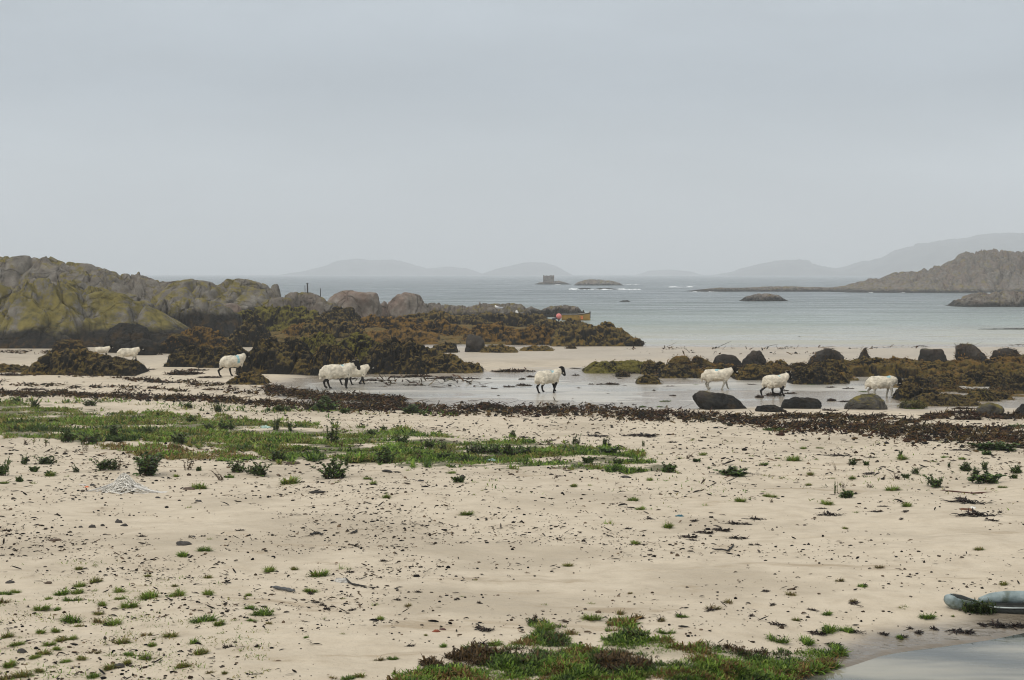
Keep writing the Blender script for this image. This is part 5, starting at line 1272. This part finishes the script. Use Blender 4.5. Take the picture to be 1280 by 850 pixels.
# ---- crumbs of dried weed and grit over the dry sand
def crumbs():
    b = Bag(); rg = np.random.default_rng(41)
    n = 50000
    px = rg.uniform(-260, 1540, n); py = 517 + 345 * rg.uniform(0, 1, n) ** 1.15
    x, y, z = ground(px, py)
    d = .42 + 1.15 * fbm(x * .35, y * .5, 4.4, 5, 2.1, .65)
    d = d * np.interp(py, [517, 530, 600, 700, 760, 860], [1.0, 1, .95, .95, .55, .45]) * np.interp(px, [-200, 500, 800, 1000, 1300], [1.15, 1.0, .7, .42, .35])
    d = np.where(py < 600, np.maximum(d, .5 * np.interp(px, [0, 700, 1300], [.6, .9, 1.0])), d)
    d *= (pool_d(x, y) < -.25)
    keep = rg.uniform(0, 1, n) < d * 1.1
    x, y, z = x[keep], y[keep], z[keep]; m = len(x)
    pal = np.array([(.012, .011, .010), (.02, .016, .012), (.008, .0075, .007), (.045, .031, .02), (.06, .05, .04), (.12, .085, .055)])
    C = pal[np.minimum((rg.uniform(0, 1, m) ** 1.15 * 6).astype(int), 5)] * rg.uniform(.7, 1.4, m)[:, None]
    R = .0075 + .019 * rg.uniform(0, 1, m) ** 3.2 + np.where(rg.uniform(0, 1, m) > .985, .018, 0); R *= np.clip(y / 20, .75, 1.7)
    h = rg.uniform(0, 1, m) < .55
    P = np.stack([x, y, z + R * .15], 1)
    b.add(*lumps(P[h], R[h], np.full(h.sum(), .6), C[h], 1, 4, .6))
    g = ~h; k = g.sum()
    b.add(*strips(P[g] + np.array([0, 0, .004]), rg.normal(size=k) * .7 + np.where(rg.uniform(size=k) > .5, 0, math.pi), R[g] * rg.uniform(2.0, 6, k), R[g] * rg.uniform(.7, 1.5, k), rg.uniform(0, .5, k), rg.uniform(-.5, .1, k), C[g], 3, 2, rg.uniform(-.9, .9, k)))
    o = obj('seaweed_crumbs', b.mesh('seaweed_crumbs', M['crumb'])); tag(o, 'dark crumbs of dried seaweed peppering the dry sand', 'seaweed crumbs', kind='stuff')
crumbs()

# ================================================================== GRASS
GREENS = {'green': [(.125, .215, .024), (.17, .26, .032), (.09, .16, .022), (.22, .285, .055)], 'olive': [(.17, .18, .035), (.22, .20, .05), (.12, .14, .028), (.27, .21, .075)],
          'dry': [(.20, .125, .04), (.15, .085, .025), (.10, .08, .025), (.24, .16, .06)], 'dark': [(.045, .085, .016), (.068, .115, .02), (.030, .052, .014), (.10, .14, .03)], 'brown': [(.06, .038, .016), (.09, .055, .02), (.035, .025, .013), (.12, .075, .03)]}
def turf(name, poly, n, kinds, h, label, thr=-.25, wk=1.0, patch=.55, dk=None):
    rg = np.random.default_rng(len(poly) * 31 + n); P_ = np.array(poly)
    px = rg.uniform(P_[:, 0].min() - 8, P_[:, 0].max() + 8, n * 3); py = rg.uniform(P_[:, 1].min() - 4, P_[:, 1].max() + 4, n * 3)
    jx = px + 22 * perlin(px * .04, py * .1, 3.1); jy = py + (6 * perlin(px * .05, py * .12, 7.7) + 4 * perlin(px * .15, py * .2, 1.7)) * min(1, (P_[:, 1].max() - P_[:, 1].min()) / 40)
    k = poly_mask(jx, jy, poly); px, py = px[k][:n], py[k][:n]
    x, y, z = ground(px, py); m = len(x)
    f = fbm(x * patch, y * patch * 1.6, 5.5, 5, 2.1, .62)
    keep = f + rg.uniform(-.25, .25, m) > thr; x, y, z, f = x[keep], y[keep], z[keep], f[keep]; m = len(x)
    cols = [np.array(GREENS[c]) for c in kinds]
    sel = np.clip(((fbm(x * .8 + 30, y * .8, 1.1, 4) * .9 + .5) * len(kinds) + rg.normal(size=m) * .35), 0, len(kinds) - .01).astype(int)
    C = np.stack([c[rg.integers(0, len(c), m)] for c in cols])[sel, np.arange(m)] * rg.uniform(.7, 1.3, m)[:, None]
    hh = h * rg.uniform(.5, 1.4, m) * np.clip(.8 + .8 * f, .35, 1.6)
    mound = .35 * h * np.clip(f + .3, 0, 1)
    V, Fq, Cc = strips(np.stack([x, y, z - .005 + mound * rg.uniform(0, 1, m)], 1), rg.uniform(0, 6.28, m), hh, hh * .30 * wk * rg.uniform(.7, 1.4, m), rg.uniform(.0, 1.15, m) ** 1.2, rg.uniform(-.4, .05, m), C, 3, 0, rg.uniform(-.4, .4, m))
    o = obj(name, mesh_np(name, V, Fq, M['grass'], Cc, False)); tag(o, label, 'grass', kind='stuff')
turf('shore_grass', MAT_TOP, 110000, ['green', 'olive', 'green', 'olive', 'dark'], .095, 'low green turf spreading below the wrack at left', -.24)
turf('shore_grass', [(-200, 497), (0, 500), (200, 503), (330, 508), (480, 516), (560, 517), (570, 522), (420, 520), (320, 516), (150, 512), (0, 508), (-200, 506)], 5500, ['green', 'dark', 'olive'], .12, 'thin green growth along the back of the wrack', .05)
turf('shore_grass', MAT_LOW, 9000, ['olive', 'dry', 'green'], .08, 'thin yellowish turf under the left weeds', -.1)
turf('shore_grass', MAT_MID, 80000, ['green', 'olive', 'green', 'dark', 'green'], .09, 'ragged turf across the middle of the beach', -.09)
turf('bank_grass', MAT_BANK, 130000, ['brown', 'dark', 'green', 'dry', 'green', 'dark', 'brown'], .065, 'matted green and brown turf on the stream bank', -.5, .7, 1.3)

turf('sprouting_grass', [(-160, 722), (120, 700), (250, 715), (345, 765), (340, 860), (-160, 860)], 15000, ['green', 'olive', 'green'], .022, 'thin sprouting grass between the lower left tufts', .2, .8, 1.6)
turf('sprouting_grass', [(640, 545), (1290, 540), (1290, 640), (960, 625), (800, 640), (500, 600), (640, 590)], 5000, ['green', 'olive', 'dark'], .04, 'thin sprouting grass over the right hand sand', .45, 1.0, .9)
def tuft_mesh(kinds, n, seed, flatk=1.0):
    rg = np.random.default_rng(seed); a = rg.uniform(0, 6.28, n); r = np.sqrt(rg.uniform(0, 1, n)) * .42
    sub = rg.normal(size=(4, 2)) * .22; w = rg.integers(0, 4, n)
    x = r * np.cos(a) * .6 + sub[w, 0]; y = r * np.sin(a) * .5 + sub[w, 1] * .7
    P = np.stack([x, y, np.full(n, -.02)], 1)
    C = np.concatenate([np.array(GREENS[k]) for k in kinds]); C = C[rg.integers(0, len(C), n)] * rg.uniform(.7, 1.3, n)[:, None]
    L = rg.uniform(.26, .66, n) * np.clip(1.15 - r, .4, 1.1)
    return mesh_np('grass_tuft', *strips(P, np.arctan2(y, x) + rg.normal(size=n) * .8, L, rg.uniform(.035, .07, n), rg.uniform(.5, 1.45, n) * flatk, rg.uniform(-.55, -.05, n), C, 3, 0, rg.uniform(-.4, .4, n))[:2], M['grass'], None, False) if False else \
        (lambda VFC: mesh_np('grass_tuft', VFC[0], VFC[1], M['grass'], VFC[2], False))(strips(P, np.arctan2(y, x) + rg.normal(size=n) * .8, L, rg.uniform(.035, .07, n), rg.uniform(.5, 1.45, n) * flatk, rg.uniform(-.55, -.05, n), C, 3, 0, rg.uniform(-.4, .4, n)))
TUFT = {'g': [tuft_mesh(['green', 'green', 'olive'], 240, 200 + i) for i in range(5)], 'o': [tuft_mesh(['olive', 'olive', 'dry', 'green'], 200, 210 + i) for i in range(4)],
        'b': [tuft_mesh(['dry', 'brown', 'olive'], 120, 220 + i) for i in range(3)], 'd': [tuft_mesh(['dark', 'green', 'green'], 260, 230 + i) for i in range(4)], 's': [tuft_mesh(['green', 'olive'], 36, 240 + i, .9) for i in range(4)]}
TW = {'g': 'green', 'o': 'olive', 'b': 'brownish', 'd': 'dark green', 's': 'sparse pale'}
T_LL = [(920, 212, 45, 'd'), (1020, 188, 35, 'd'), (395, 282, 30, 'o'), (480, 270, 25, 's'), (735, 322, 25, 'o'), (825, 337, 25, 's'), (1035, 322, 35, 'o'), (880, 370, 25, 'o'), (390, 366, 38, 'g'), (460, 348, 40, 'o'),
 (300, 408, 45, 'd'), (378, 405, 40, 'g'), (368, 436, 45, 'd'), (240, 435, 28, 'g'), (465, 394, 24, 's'), (610, 394, 45, 'g'), (597, 432, 32, 'g'), (638, 464, 50, 'g'), (760, 416, 60, 'g'), (905, 410, 58, 'g'), (1040, 413, 45, 'g'), (1245, 415, 24, 'g'),
 (200, 478, 48, 'g'), (280, 484, 28, 'd'), (515, 468, 36, 'g'), (20, 408, 32, 'd'), (85, 392, 30, 'g'), (20, 448, 42, 'b'), (495, 508, 32, 'o'), (365, 532, 62, 'd'), (500, 546, 44, 'b'), (580, 558, 46, 'g'), (380, 574, 30, 'o'),
 (210, 604, 38, 'g'), (285, 598, 38, 'g'), (1015, 545, 58, 'd'), (1090, 560, 38, 'g'), (1165, 542, 24, 's'), (1260, 486, 32, 'd'), (1262, 542, 30, 'd'), (35, 620, 44, 'o'), (105, 626, 24, 's'), (300, 644, 44, 'o'), (362, 634, 38, 'g'),
 (725, 612, 34, 'b'), (860, 616, 50, 'o'), (960, 645, 42, 'd'), (1100, 602, 28, 's'), (610, 645, 50, 'o'), (75, 662, 38, 'g'), (240, 668, 38, 'g'), (288, 687, 30, 'g'), (465, 695, 30, 'b'), (755, 664, 32, 'g'), (985, 712, 52, 'o'), (560, 710, 38, 's'),
 (645, 708, 36, 'd'), (735, 728, 48, 'g'), (215, 713, 44, 'o'), (165, 732, 32, 'g'), (410, 740, 36, 'o'), (330, 750, 34, 'g'), (635, 750, 38, 'o'), (553, 768, 52, 'o'), (40, 768, 46, 'g'), (197, 796, 36, 'o'), (265, 778, 30, 's'), (895, 774, 50, 'o'), (1050, 803, 28, 'b'), (1125, 803, 24, 'o'), (105, 815, 55, 'o'), (28, 832, 46, 'b'), (470, 815, 40, 'd')]
T_LC = [(60, 295, 48, 'g'), (200, 287, 28, 'o'), (305, 313, 58, 'g'), (435, 280, 36, 's'), (270, 392, 42, 'g'), (435, 430, 20, 's'), (42, 510, 58, 'd'), (60, 560, 26, 'b'), (600, 465, 26, 's'), (762, 468, 28, 'b'), (625, 538, 32, 'g'), (258, 628, 18, 'd'), (432, 612, 18, 's'), (850, 614, 15, 'o'),
 (608, 728, 40, 'b'), (685, 732, 30, 'd'), (932, 674, 26, 'd'), (1195, 658, 55, 'g'), (465, 830, 36, 'd'), (532, 822, 38, 'o'), (1030, 422, 18, 's'), (1095, 337, 18, 's'), (340, 534, 18, 's'), (388, 828, 24, 'b')]
T_RC = [(775, 70, 42, 'g'), (610, 154, 32, 'g'), (285, 264, 34, 'o'), (480, 58, 36, 's'), (395, 535, 55, 'g'), (165, 463, 24, 's'), (400, 453, 28, 's'), (590, 407, 16, 'b'), (165, 585, 80, 'g'), (130, 625, 60, 'd'), (295, 612, 46, 'b'), (525, 510, 36, 'b'), (630, 525, 46, 'b'), (732, 538, 34, 'b'), (778, 598, 44, 'd'), (1000, 480, 44, 'b'), (1085, 447, 40, 'b'), (845, 520, 34, 'd')]
T_RR = [(380, 80, 22, 'o'), (350, 338, 32, 'b'), (470, 374, 28, 'd'), (105, 413, 36, 'b'), (290, 505, 36, 'd'), (142, 538, 26, 'o'), (557, 277, 28, 'b'), (682, 478, 36, 's'), (790, 525, 46, 'd'), (925, 520, 14, 'g'), (1050, 186, 30, 'o'), (1175, 360, 34, 'o'), (425, 447, 28, 'b'), (310, 590, 60, 'd'), (400, 600, 50, 'd'), (180, 655, 60, 'd'), (330, 680, 50, 'd'), (300, 250, 0, 's'), (670, 625, 30, 'd'), (60, 640, 60, 'd')]
T_U = [(945, 352, 30, 'g'), (685, 478, 26, 'g'), (305, 513, 26, 'g'), (388, 507, 18, 's'), (610, 581, 32, 'g'), (652, 628, 28, 'g'), (1150, 582, 46, 'g'), (1272, 556, 26, 'g'), (960, 602, 26, 's'), (1200, 360, 24, 's'), (1260, 400, 28, 'd'), (1270, 458, 24, 's'), (840, 372, 24, 's'), (750, 350, 24, 's'), (900, 278, 20, 's')]
T_UR = [(295, 595, 48, 'g'), (700, 608, 38, 'g'), (625, 525, 46, 'g'), (22, 560, 36, 'g'), (130, 380, 44, 'g'), (50, 370, 20, 'g'), (172, 320, 22, 'g'), (255, 320, 18, 'g'), (45, 405, 24, 's'), (205, 448, 32, 'o'), (420, 472, 28, 'g'), (195, 505, 22, 'o'), (670, 370, 48, 'g'), (885, 365, 24, 'd'), (967, 375, 24, 'g'), (872, 292, 20, 's'), (1170, 516, 22, 'g'), (320, 470, 22, 's'), (430, 640, 24, 's'), (825, 390, 20, 's'), (70, 465, 26, 's'), (240, 375, 22, 's')]
T_UM = [(160, 490, 64, 'g'), (555, 474, 26, 'g'), (585, 500, 30, 'g'), (650, 565, 34, 'g'), (985, 443, 26, 'g'), (1047, 648, 38, 'g'), (400, 490, 22, 's'), (765, 433, 18, 's'), (1095, 555, 18, 's'), (1130, 532, 18, 's'), (1090, 490, 24, 's')]
T_UL = [(330, 503, 20, 's'), (245, 494, 38, 'g'), (880, 500, 26, 'g'), (1000, 556, 48, 'g'), (1160, 506, 30, 'd'), (940, 655, 22, 's'), (1045, 815, 20, 's'), (15, 535, 30, 'g'), (170, 535, 26, 's')]
def tufts(items, ox, oy, where):
    L = [(ox + a / 4, oy + b_ / 4, c / 4, k) for a, b_, c, k in items if c > 0]
    L.sort(key=lambda q: -q[1])
    rows, cur = [], []
    nrow = max(1, round(len(L) / 10))
    per = math.ceil(len(L) / nrow)
    for i in range(0, len(L), per): rows.append(sorted(L[i:i + per]))
    RN = ['front', 'second', 'third', 'fourth', 'fifth', 'sixth', 'seventh', 'rear']
    for r, row in enumerate(rows):
        cnt = {}
        tot = {}
        for q in row: tot[q[3]] = tot.get(q[3], 0) + 1
        for q in row:
            c = cnt[q[3]] = cnt.get(q[3], 0) + 1
            od = 'only' if tot[q[3]] == 1 else ORD[c - 1]
            rw = '' if len(rows) == 1 else ' of the %s row' % (RN[r] if r < len(rows) - 1 else 'rear')
            if od == 'only': lab = 'the one %s grass tuft%s %s' % (TW[q[3]], rw.replace(' of', ' in'), where)
            else: lab = '%s grass tuft, %s from left%s %s' % (TW[q[3]], od, rw, where)
            x, y, z = (float(v[0]) for v in ground(q[0], q[1] + q[2] * .12)); k = y / F
            i = int(q[0] * 3 + q[1])
            o = obj('grass_tuft', TUFT[q[3]][i % len(TUFT[q[3]])], None, (x, y, z)); s = q[2] * k * (1.45 + .3 * ((i * 7) % 5) / 5)
            hz = .70 + .2 * ((i * 13) % 7) / 7
            o.scale = (s, s, s * hz); o.rotation_euler = (0, 0, (i * 1.7) % 6.28)
            tag(o, lab, 'grass tuft', 'grass tufts scattered over the sand')
tufts(T_LL, 0, 640, 'at lower left')
tufts(T_LC, 320, 640, 'left of centre')
tufts(T_RC, 640, 640, 'right of centre')
tufts(T_RR, 960, 640, 'on the lower right slope')
tufts(T_U, 640, 480, 'right of the middle turf')
tufts(T_UR, 960, 480, 'on the far right sand')
tufts(T_UM, 320, 480, 'below the middle turf')
tufts(T_UL, 0, 470, 'around the rope heap')

# ================================================================== TALLER WEEDS
def weed_plant(seed, kind):
    """unit-size plant: stems (one mesh) and leaves (one mesh)"""
    rg = np.random.default_rng(seed); t = empty('shore_weed')
    nst = {'bush': 16, 'tall': 7, 'low': 14, 'dead': 9}[kind]
    sv, sq, n0 = [], [], 0; LP, LY, LT, LL, LC = [], [], [], [], []
    for i in range(nst):
        a = rg.uniform(0, 6.28); lean = {'bush': .75, 'tall': .22, 'low': 1.1, 'dead': .6}[kind] * rg.uniform(.3, 1.3)
        H = {'bush': 1.0, 'tall': 1.35, 'low': .5, 'dead': 1.0}[kind] * rg.uniform(.35, 1.08)
        b0 = np.array([rg.normal() * .22, rg.normal() * .16, -.03]); u = np.linspace(0, 1, 8)
        P = b0 + np.stack([np.cos(a) * lean * H * u ** 1.4, np.sin(a) * lean * H * u ** 1.4, H * u * (1 - .2 * lean * u)], 1)
        v, q, tt = tube(P, np.linspace(.022, .009, 8), 5); sv.append(v); sq.append(q + n0); n0 += len(v)
        nl = {'bush': 38, 'tall': 44, 'low': 34, 'dead': 6}[kind]
        for j in range(nl):
            w = rg.uniform(.12, 1.0); p = np.array([np.interp(w, u, P[:, d]) for d in range(3)])
            LP.append(p); LY.append(rg.uniform(0, 6.28)); LT.append(rg.uniform(.1, 1.1)); LL.append(rg.uniform(.13, .28) * (1.15 - .5 * w) * (1.2 if kind == 'low' else 1))
            c = (GREENS['dark'] + GREENS['dark'] + GREENS['green'][2:3] + GREENS['brown'][:1]) if kind != 'dead' else GREENS['brown'] + GREENS['brown'][:2]
            LC.append(np.array(c[rg.integers(0, len(c))]) * rg.uniform(.7, 1.35))
    obj('stems', mesh_np('stems', np.concatenate(sv), np.concatenate(sq), M['stem']), t)
    n = len(LP); LL = np.array(LL)
    V, Fq, C = strips(np.array(LP), np.array(LY), LL, LL * rg.uniform(.4, .7, n), np.array(LT), rg.uniform(-.5, -.1, n), np.array(LC), 3, 2, rg.uniform(-.4, .4, n))
    obj('leaves', mesh_np('leaves', V, Fq, M['leaf'], C, False), t)
    return t
PROTO = {k: [weed_plant(300 + 10 * i + ord(k[0]), k) for i in range(3)] for k in ('bush', 'tall', 'low', 'dead')}
used = set()
def weeds(items, ox, oy, sc, where):
    """(x, base y, width, height, kind, optional own label)"""
    L = sorted([(ox + a / sc, oy + b_ / sc, w / sc, h / sc, k, l) for a, b_, w, h, k, l in items])
    cnt, tot = {}, {}
    for q in L:
        if not q[5]: tot[q[4]] = tot.get(q[4], 0) + 1
    nm = {'bush': 'leafy dark green bush', 'tall': 'upright leafy weed spike', 'low': 'low spreading green weed', 'dead': 'withered brown weed'}
    for q in L:
        x, y, z = (float(v[0]) for v in ground(q[0], q[1])); k = y / F
        i = int(q[0] + q[1]) % 3; p = PROTO[q[4]][i]
        sz = q[3] * k / {'bush': 1.0, 'tall': 1.3, 'low': .5, 'dead': .95}[q[4]]; sx = q[2] * k / {'bush': 1.15, 'tall': .75, 'low': 1.3, 'dead': 1.1}[q[4]]
        if q[5]: lab = q[5]
        else:
            c = cnt[q[4]] = cnt.get(q[4], 0) + 1
            lab = ('%s, %s from left %s' % (nm[q[4]], ORD[c - 1], where)) if tot[q[4]] > 1 else 'single %s %s' % (nm[q[4]], where)
        rz = (int(q[0] * 5) % 63) / 10
        if id(p) not in used:
            used.add(id(p)); o = p; o.location = (x, y, z); o.rotation_euler = (0, 0, rz); o.scale = (sx, sx, sz)
        else: o = dup(p, (x, y, z), rz, (sx, sx, sz))
        tag(o, lab, 'weed plant', 'leafy weeds growing on the upper beach')
weeds([(15, 500, 70, 100, 'bush', 'dark leafy bush cut by the left edge'), (225, 440, 90, 50, 'bush', None), (120, 440, 50, 50, 'tall', None), (170, 480, 60, 30, 'low', None), (100, 530, 45, 35, 'low', None), (385, 480, 35, 45, 'tall', None),
       (530, 470, 110, 70, 'bush', None), (745, 497, 190, 130, 'bush', 'biggest leafy bush, just behind the rope heap'), (595, 470, 36, 80, 'dead', None), (945, 470, 70, 60, 'dead', None), (995, 475, 40, 26, 'low', None),
       (1100, 520, 80, 60, 'dead', None), (1180, 480, 80, 70, 'bush', None), (1260, 490, 70, 60, 'bush', None), (240, 495, 40, 24, 'low', None)], 0, 470, 4, 'in the row level with the rope heap')
weeds([(565, 310, 60, 80, 'tall', None), (450, 340, 110, 80, 'bush', None), (430, 375, 40, 90, 'dead', None), (330, 330, 90, 80, 'bush', None), (900, 340, 90, 70, 'bush', None), (230, 350, 26, 50, 'dead', None), (130, 345, 60, 30, 'dead', None),
       (740, 295, 60, 50, 'bush', None), (590, 330, 50, 36, 'bush', None), (1040, 270, 60, 40, 'bush', None), (1130, 270, 90, 60, 'bush', None), (1150, 225, 60, 40, 'dead', None), (1090, 180, 50, 60, 'bush', None), (170, 160, 60, 50, 'bush', None),
       (455, 150, 60, 40, 'bush', None), (940, 160, 60, 40, 'bush', None), (85, 130, 50, 35, 'bush', None), (790, 205, 24, 30, 'tall', None), (960, 230, 60, 40, 'bush', None), (80, 275, 40, 40, 'tall', None)], 0, 470, 4, 'in the upper left turf')
weeds([(100, 235, 40, 80, 'tall', None), (172, 235, 36, 60, 'tall', None), (378, 295, 56, 140, 'tall', 'tallest dark weed spike, left of centre in the turf'), (25, 460, 90, 80, 'bush', None), (100, 385, 80, 70, 'bush', None),
       (395, 470, 150, 110, 'bush', 'big leafy shrub alone on sand at left centre'), (450, 410, 36, 60, 'tall', None), (650, 395, 110, 90, 'bush', None), (730, 300, 80, 60, 'bush', None), (865, 320, 60, 60, 'bush', None),
       (930, 330, 46, 60, 'tall', None), (1080, 350, 60, 70, 'tall', None), (1130, 345, 60, 60, 'bush', None), (1010, 490, 60, 36, 'low', None), (1260, 360, 90, 70, 'bush', None), (940, 380, 60, 40, 'low', None), (820, 380, 60, 60, 'dead', None),
       (1190, 345, 70, 60, 'bush', None), (570, 260, 50, 40, 'bush', None), (640, 230, 30, 24, 'low', None), (970, 360, 40, 60, 'dead', None), (1050, 390, 70, 50, 'bush', None), (300, 350, 50, 40, 'bush', None), (430, 320, 26, 50, 'dead', None)], 320, 480, 4, 'through the middle turf')
weeds([(350, 130, 140, 80, 'bush', None), (440, 145, 60, 30, 'low', None), (780, 145, 110, 50, 'bush', None), (900, 150, 80, 50, 'dead', None), (110, 135, 120, 30, 'low', None)], 320, 480, 4, 'growing on the wrack at centre')
weeds([(5, 265, 40, 40, 'bush', None), (60, 350, 100, 60, 'bush', None), (312, 305, 40, 60, 'tall', None), (280, 345, 100, 40, 'bush', None), (468, 315, 44, 60, 'tall', None), (490, 350, 120, 40, 'low', None), (655, 315, 16, 40, 'tall', None), (880, 375, 50, 36, 'dead', None),
       (920, 390, 50, 20, 'low', None), (780, 440, 110, 50, 'low', None), (530, 410, 60, 40, 'low', None), (220, 380, 70, 30, 'dead', None), (380, 395, 70, 40, 'low', None), (180, 300, 40, 30, 'dead', None)], 640, 480, 4, 'at the right end of the turf')
weeds([(1120, 458, 160, 50, 'bush', 'dark low bush alone on the right centre sand')], 640, 480, 4, '')
weeds([(1120, 330, 190, 45, 'low', 'wide dark green weed mat near the right hand wrack'), (1090, 355, 70, 30, 'low', None), (640, 475, 50, 40, 'dead', None), (690, 470, 40, 24, 'low', None), (740, 450, 40, 40, 'bush', None), (835, 515, 90, 80, 'bush', 'broad leafy weed in the middle of the far right sand'),
       (425, 405, 50, 40, 'bush', None), (490, 405, 40, 26, 'low', None), (335, 555, 14, 90, 'tall', None), (375, 520, 40, 40, 'dead', None), (400, 570, 90, 40, 'low', None), (990, 435, 70, 50, 'bush', None), (1040, 460, 60, 60, 'tall', None), (1085, 430, 50, 50, 'bush', None), (1100, 495, 150, 50, 'low', None),
       (1245, 445, 70, 45, 'bush', None), (1230, 475, 50, 26, 'low', None), (905, 415, 20, 36, 'tall', None), (335, 430, 20, 50, 'dead', None), (660, 365, 30, 40, 'tall', None), (20, 590, 30, 30, 'dead', None), (505, 515, 50, 24, 'dead', None)], 960, 480, 4, 'on the far right sand')

# ================================================================== SKY, SUN, HAZE, CAMERA
w = bpy.data.worlds.new('World'); S.world = w; w.use_nodes = True
nt = w.node_tree; bg = nt.nodes['Background']
SUN_EL, SUN_AZ = math.radians(48), math.radians(215)
sky = nt.nodes.new('ShaderNodeTexSky'); sky.sky_type = 'NISHITA'; sky.sun_disc = False; sky.sun_elevation = SUN_EL; sky.sun_rotation = SUN_AZ
sky.air_density = 1.0; sky.dust_density = 3.0
tc = nt.nodes.new('ShaderNodeTexCoord'); sp = nt.nodes.new('ShaderNodeSeparateXYZ'); nt.links.new(tc.outputs['Generated'], sp.inputs[0])
mp = nt.nodes.new('ShaderNodeMapping'); mp.inputs['Scale'].default_value = (2.0, 2.0, 8.0); nt.links.new(tc.outputs['Generated'], mp.inputs[0])
ns = nt.nodes.new('ShaderNodeTexNoise'); ns.inputs['Scale'].default_value = 1.1; ns.inputs['Detail'].default_value = 7; ns.inputs['Roughness'].default_value = .55; nt.links.new(mp.outputs[0], ns.inputs['Vector'])
rp = nt.nodes.new('ShaderNodeValToRGB'); e = rp.color_ramp.elements
stops = [(0.0, (6.3, 6.85, 7.4)), (.03, (6.4, 6.95, 7.5)), (.065, (6.1, 6.7, 7.2)), (.095, (5.3, 5.9, 6.45)), (.12, (4.75, 5.35, 5.95)), (.17, (5.3, 5.9, 6.45)), (.35, (6.8, 7.2, 7.5)), (1.0, (13.0, 12.9, 12.6))]
KS = 13.0
while len(e) < len(stops): e.new(.5)
for el, (p, c) in zip(e, stops): el.position = p; el.color = (c[0] / KS, c[1] / KS, c[2] / KS, 1)
nt.links.new(sp.outputs['Z'], rp.inputs[0])
vm = nt.nodes.new('ShaderNodeVectorMath'); vm.operation = 'SCALE'; nt.links.new(rp.outputs[0], vm.inputs[0])
mr = nt.nodes.new('ShaderNodeMapRange'); mr.inputs['From Min'].default_value = .3; mr.inputs['From Max'].default_value = .7; mr.inputs['To Min'].default_value = KS * .80; mr.inputs['To Max'].default_value = KS * 1.08
nt.links.new(ns.outputs['Fac'], mr.inputs['Value']); nt.links.new(mr.outputs[0], vm.inputs['Scale'])
mx = nt.nodes.new('ShaderNodeMix'); mx.data_type = 'RGBA'; mx.inputs[0].default_value = .93
nt.links.new(sky.outputs[0], mx.inputs[6]); nt.links.new(vm.outputs[0], mx.inputs[7]); nt.links.new(mx.outputs[2], bg.inputs['Color'])
bg.inputs['Strength'].default_value = 0.1

sl = bpy.data.lights.new('sun', 'SUN'); sl.energy = 1.5; sl.angle = math.radians(20); sl.color = (1, .96, .9)
so = bpy.data.objects.new('sun', sl); COL.objects.link(so)
sd = Vector((math.sin(SUN_AZ) * math.cos(SUN_EL), math.cos(SUN_AZ) * math.cos(SUN_EL), math.sin(SUN_EL)))
so.rotation_euler = sd.to_track_quat('Z', 'Y').to_euler(); so.location = (0, 0, 40)

def haze():
    x, y0, y1, z0, z1 = 12500, -400, 12500, -9, 150
    V = np.array([(-x, y0, z0), (x, y0, z0), (x, y1, z0), (-x, y1, z0), (-x, y0, z1), (x, y0, z1), (x, y1, z1), (-x, y1, z1)])
    f = np.array([[0, 3, 2, 1], [4, 5, 6, 7], [0, 1, 5, 4], [1, 2, 6, 5], [2, 3, 7, 6], [3, 0, 4, 7]])
    m = bpy.data.materials.new('haze_air'); m.use_nodes = True; t = m.node_tree
    t.nodes.remove(t.nodes['Principled BSDF'])
    v = t.nodes.new('ShaderNodeVolumePrincipled'); v.inputs['Color'].default_value = (.94, .97, 1.0, 1); v.inputs['Density'].default_value = .00052; v.inputs['Density Attribute'].default_value = ''
    v.inputs['Anisotropy'].default_value = 0.0
    t.links.new(v.outputs[0], t.nodes['Material Output'].inputs['Volume'])
    o = obj('haze', mesh_np('haze', V, f, m, None, False)); tag(o, 'thin sea mist over the whole bay', 'haze', kind='stuff')
    o.display_type = 'WIRE'
haze()

cam = bpy.data.cameras.new('camera'); co_ = bpy.data.objects.new('camera', cam); COL.objects.link(co_)
co_.location = (0, 0, ZC); co_.rotation_euler = (math.pi / 2 - TH, 0, 0)
cam.sensor_width = 36; cam.lens = F / 1280 * 36; cam.clip_end = 20000; cam.clip_start = .1
S.camera = co_
S.view_settings.view_transform = 'Standard'; S.view_settings.look = 'None'; S.view_settings.exposure = 0.0; S.view_settings.gamma = 1.0
S.render.engine = 'CYCLES'; S.cycles.use_denoising = True; S.cycles.filter_width = 1.1; S.cycles.volume_bounces = 2; S.cycles.max_bounces = 8
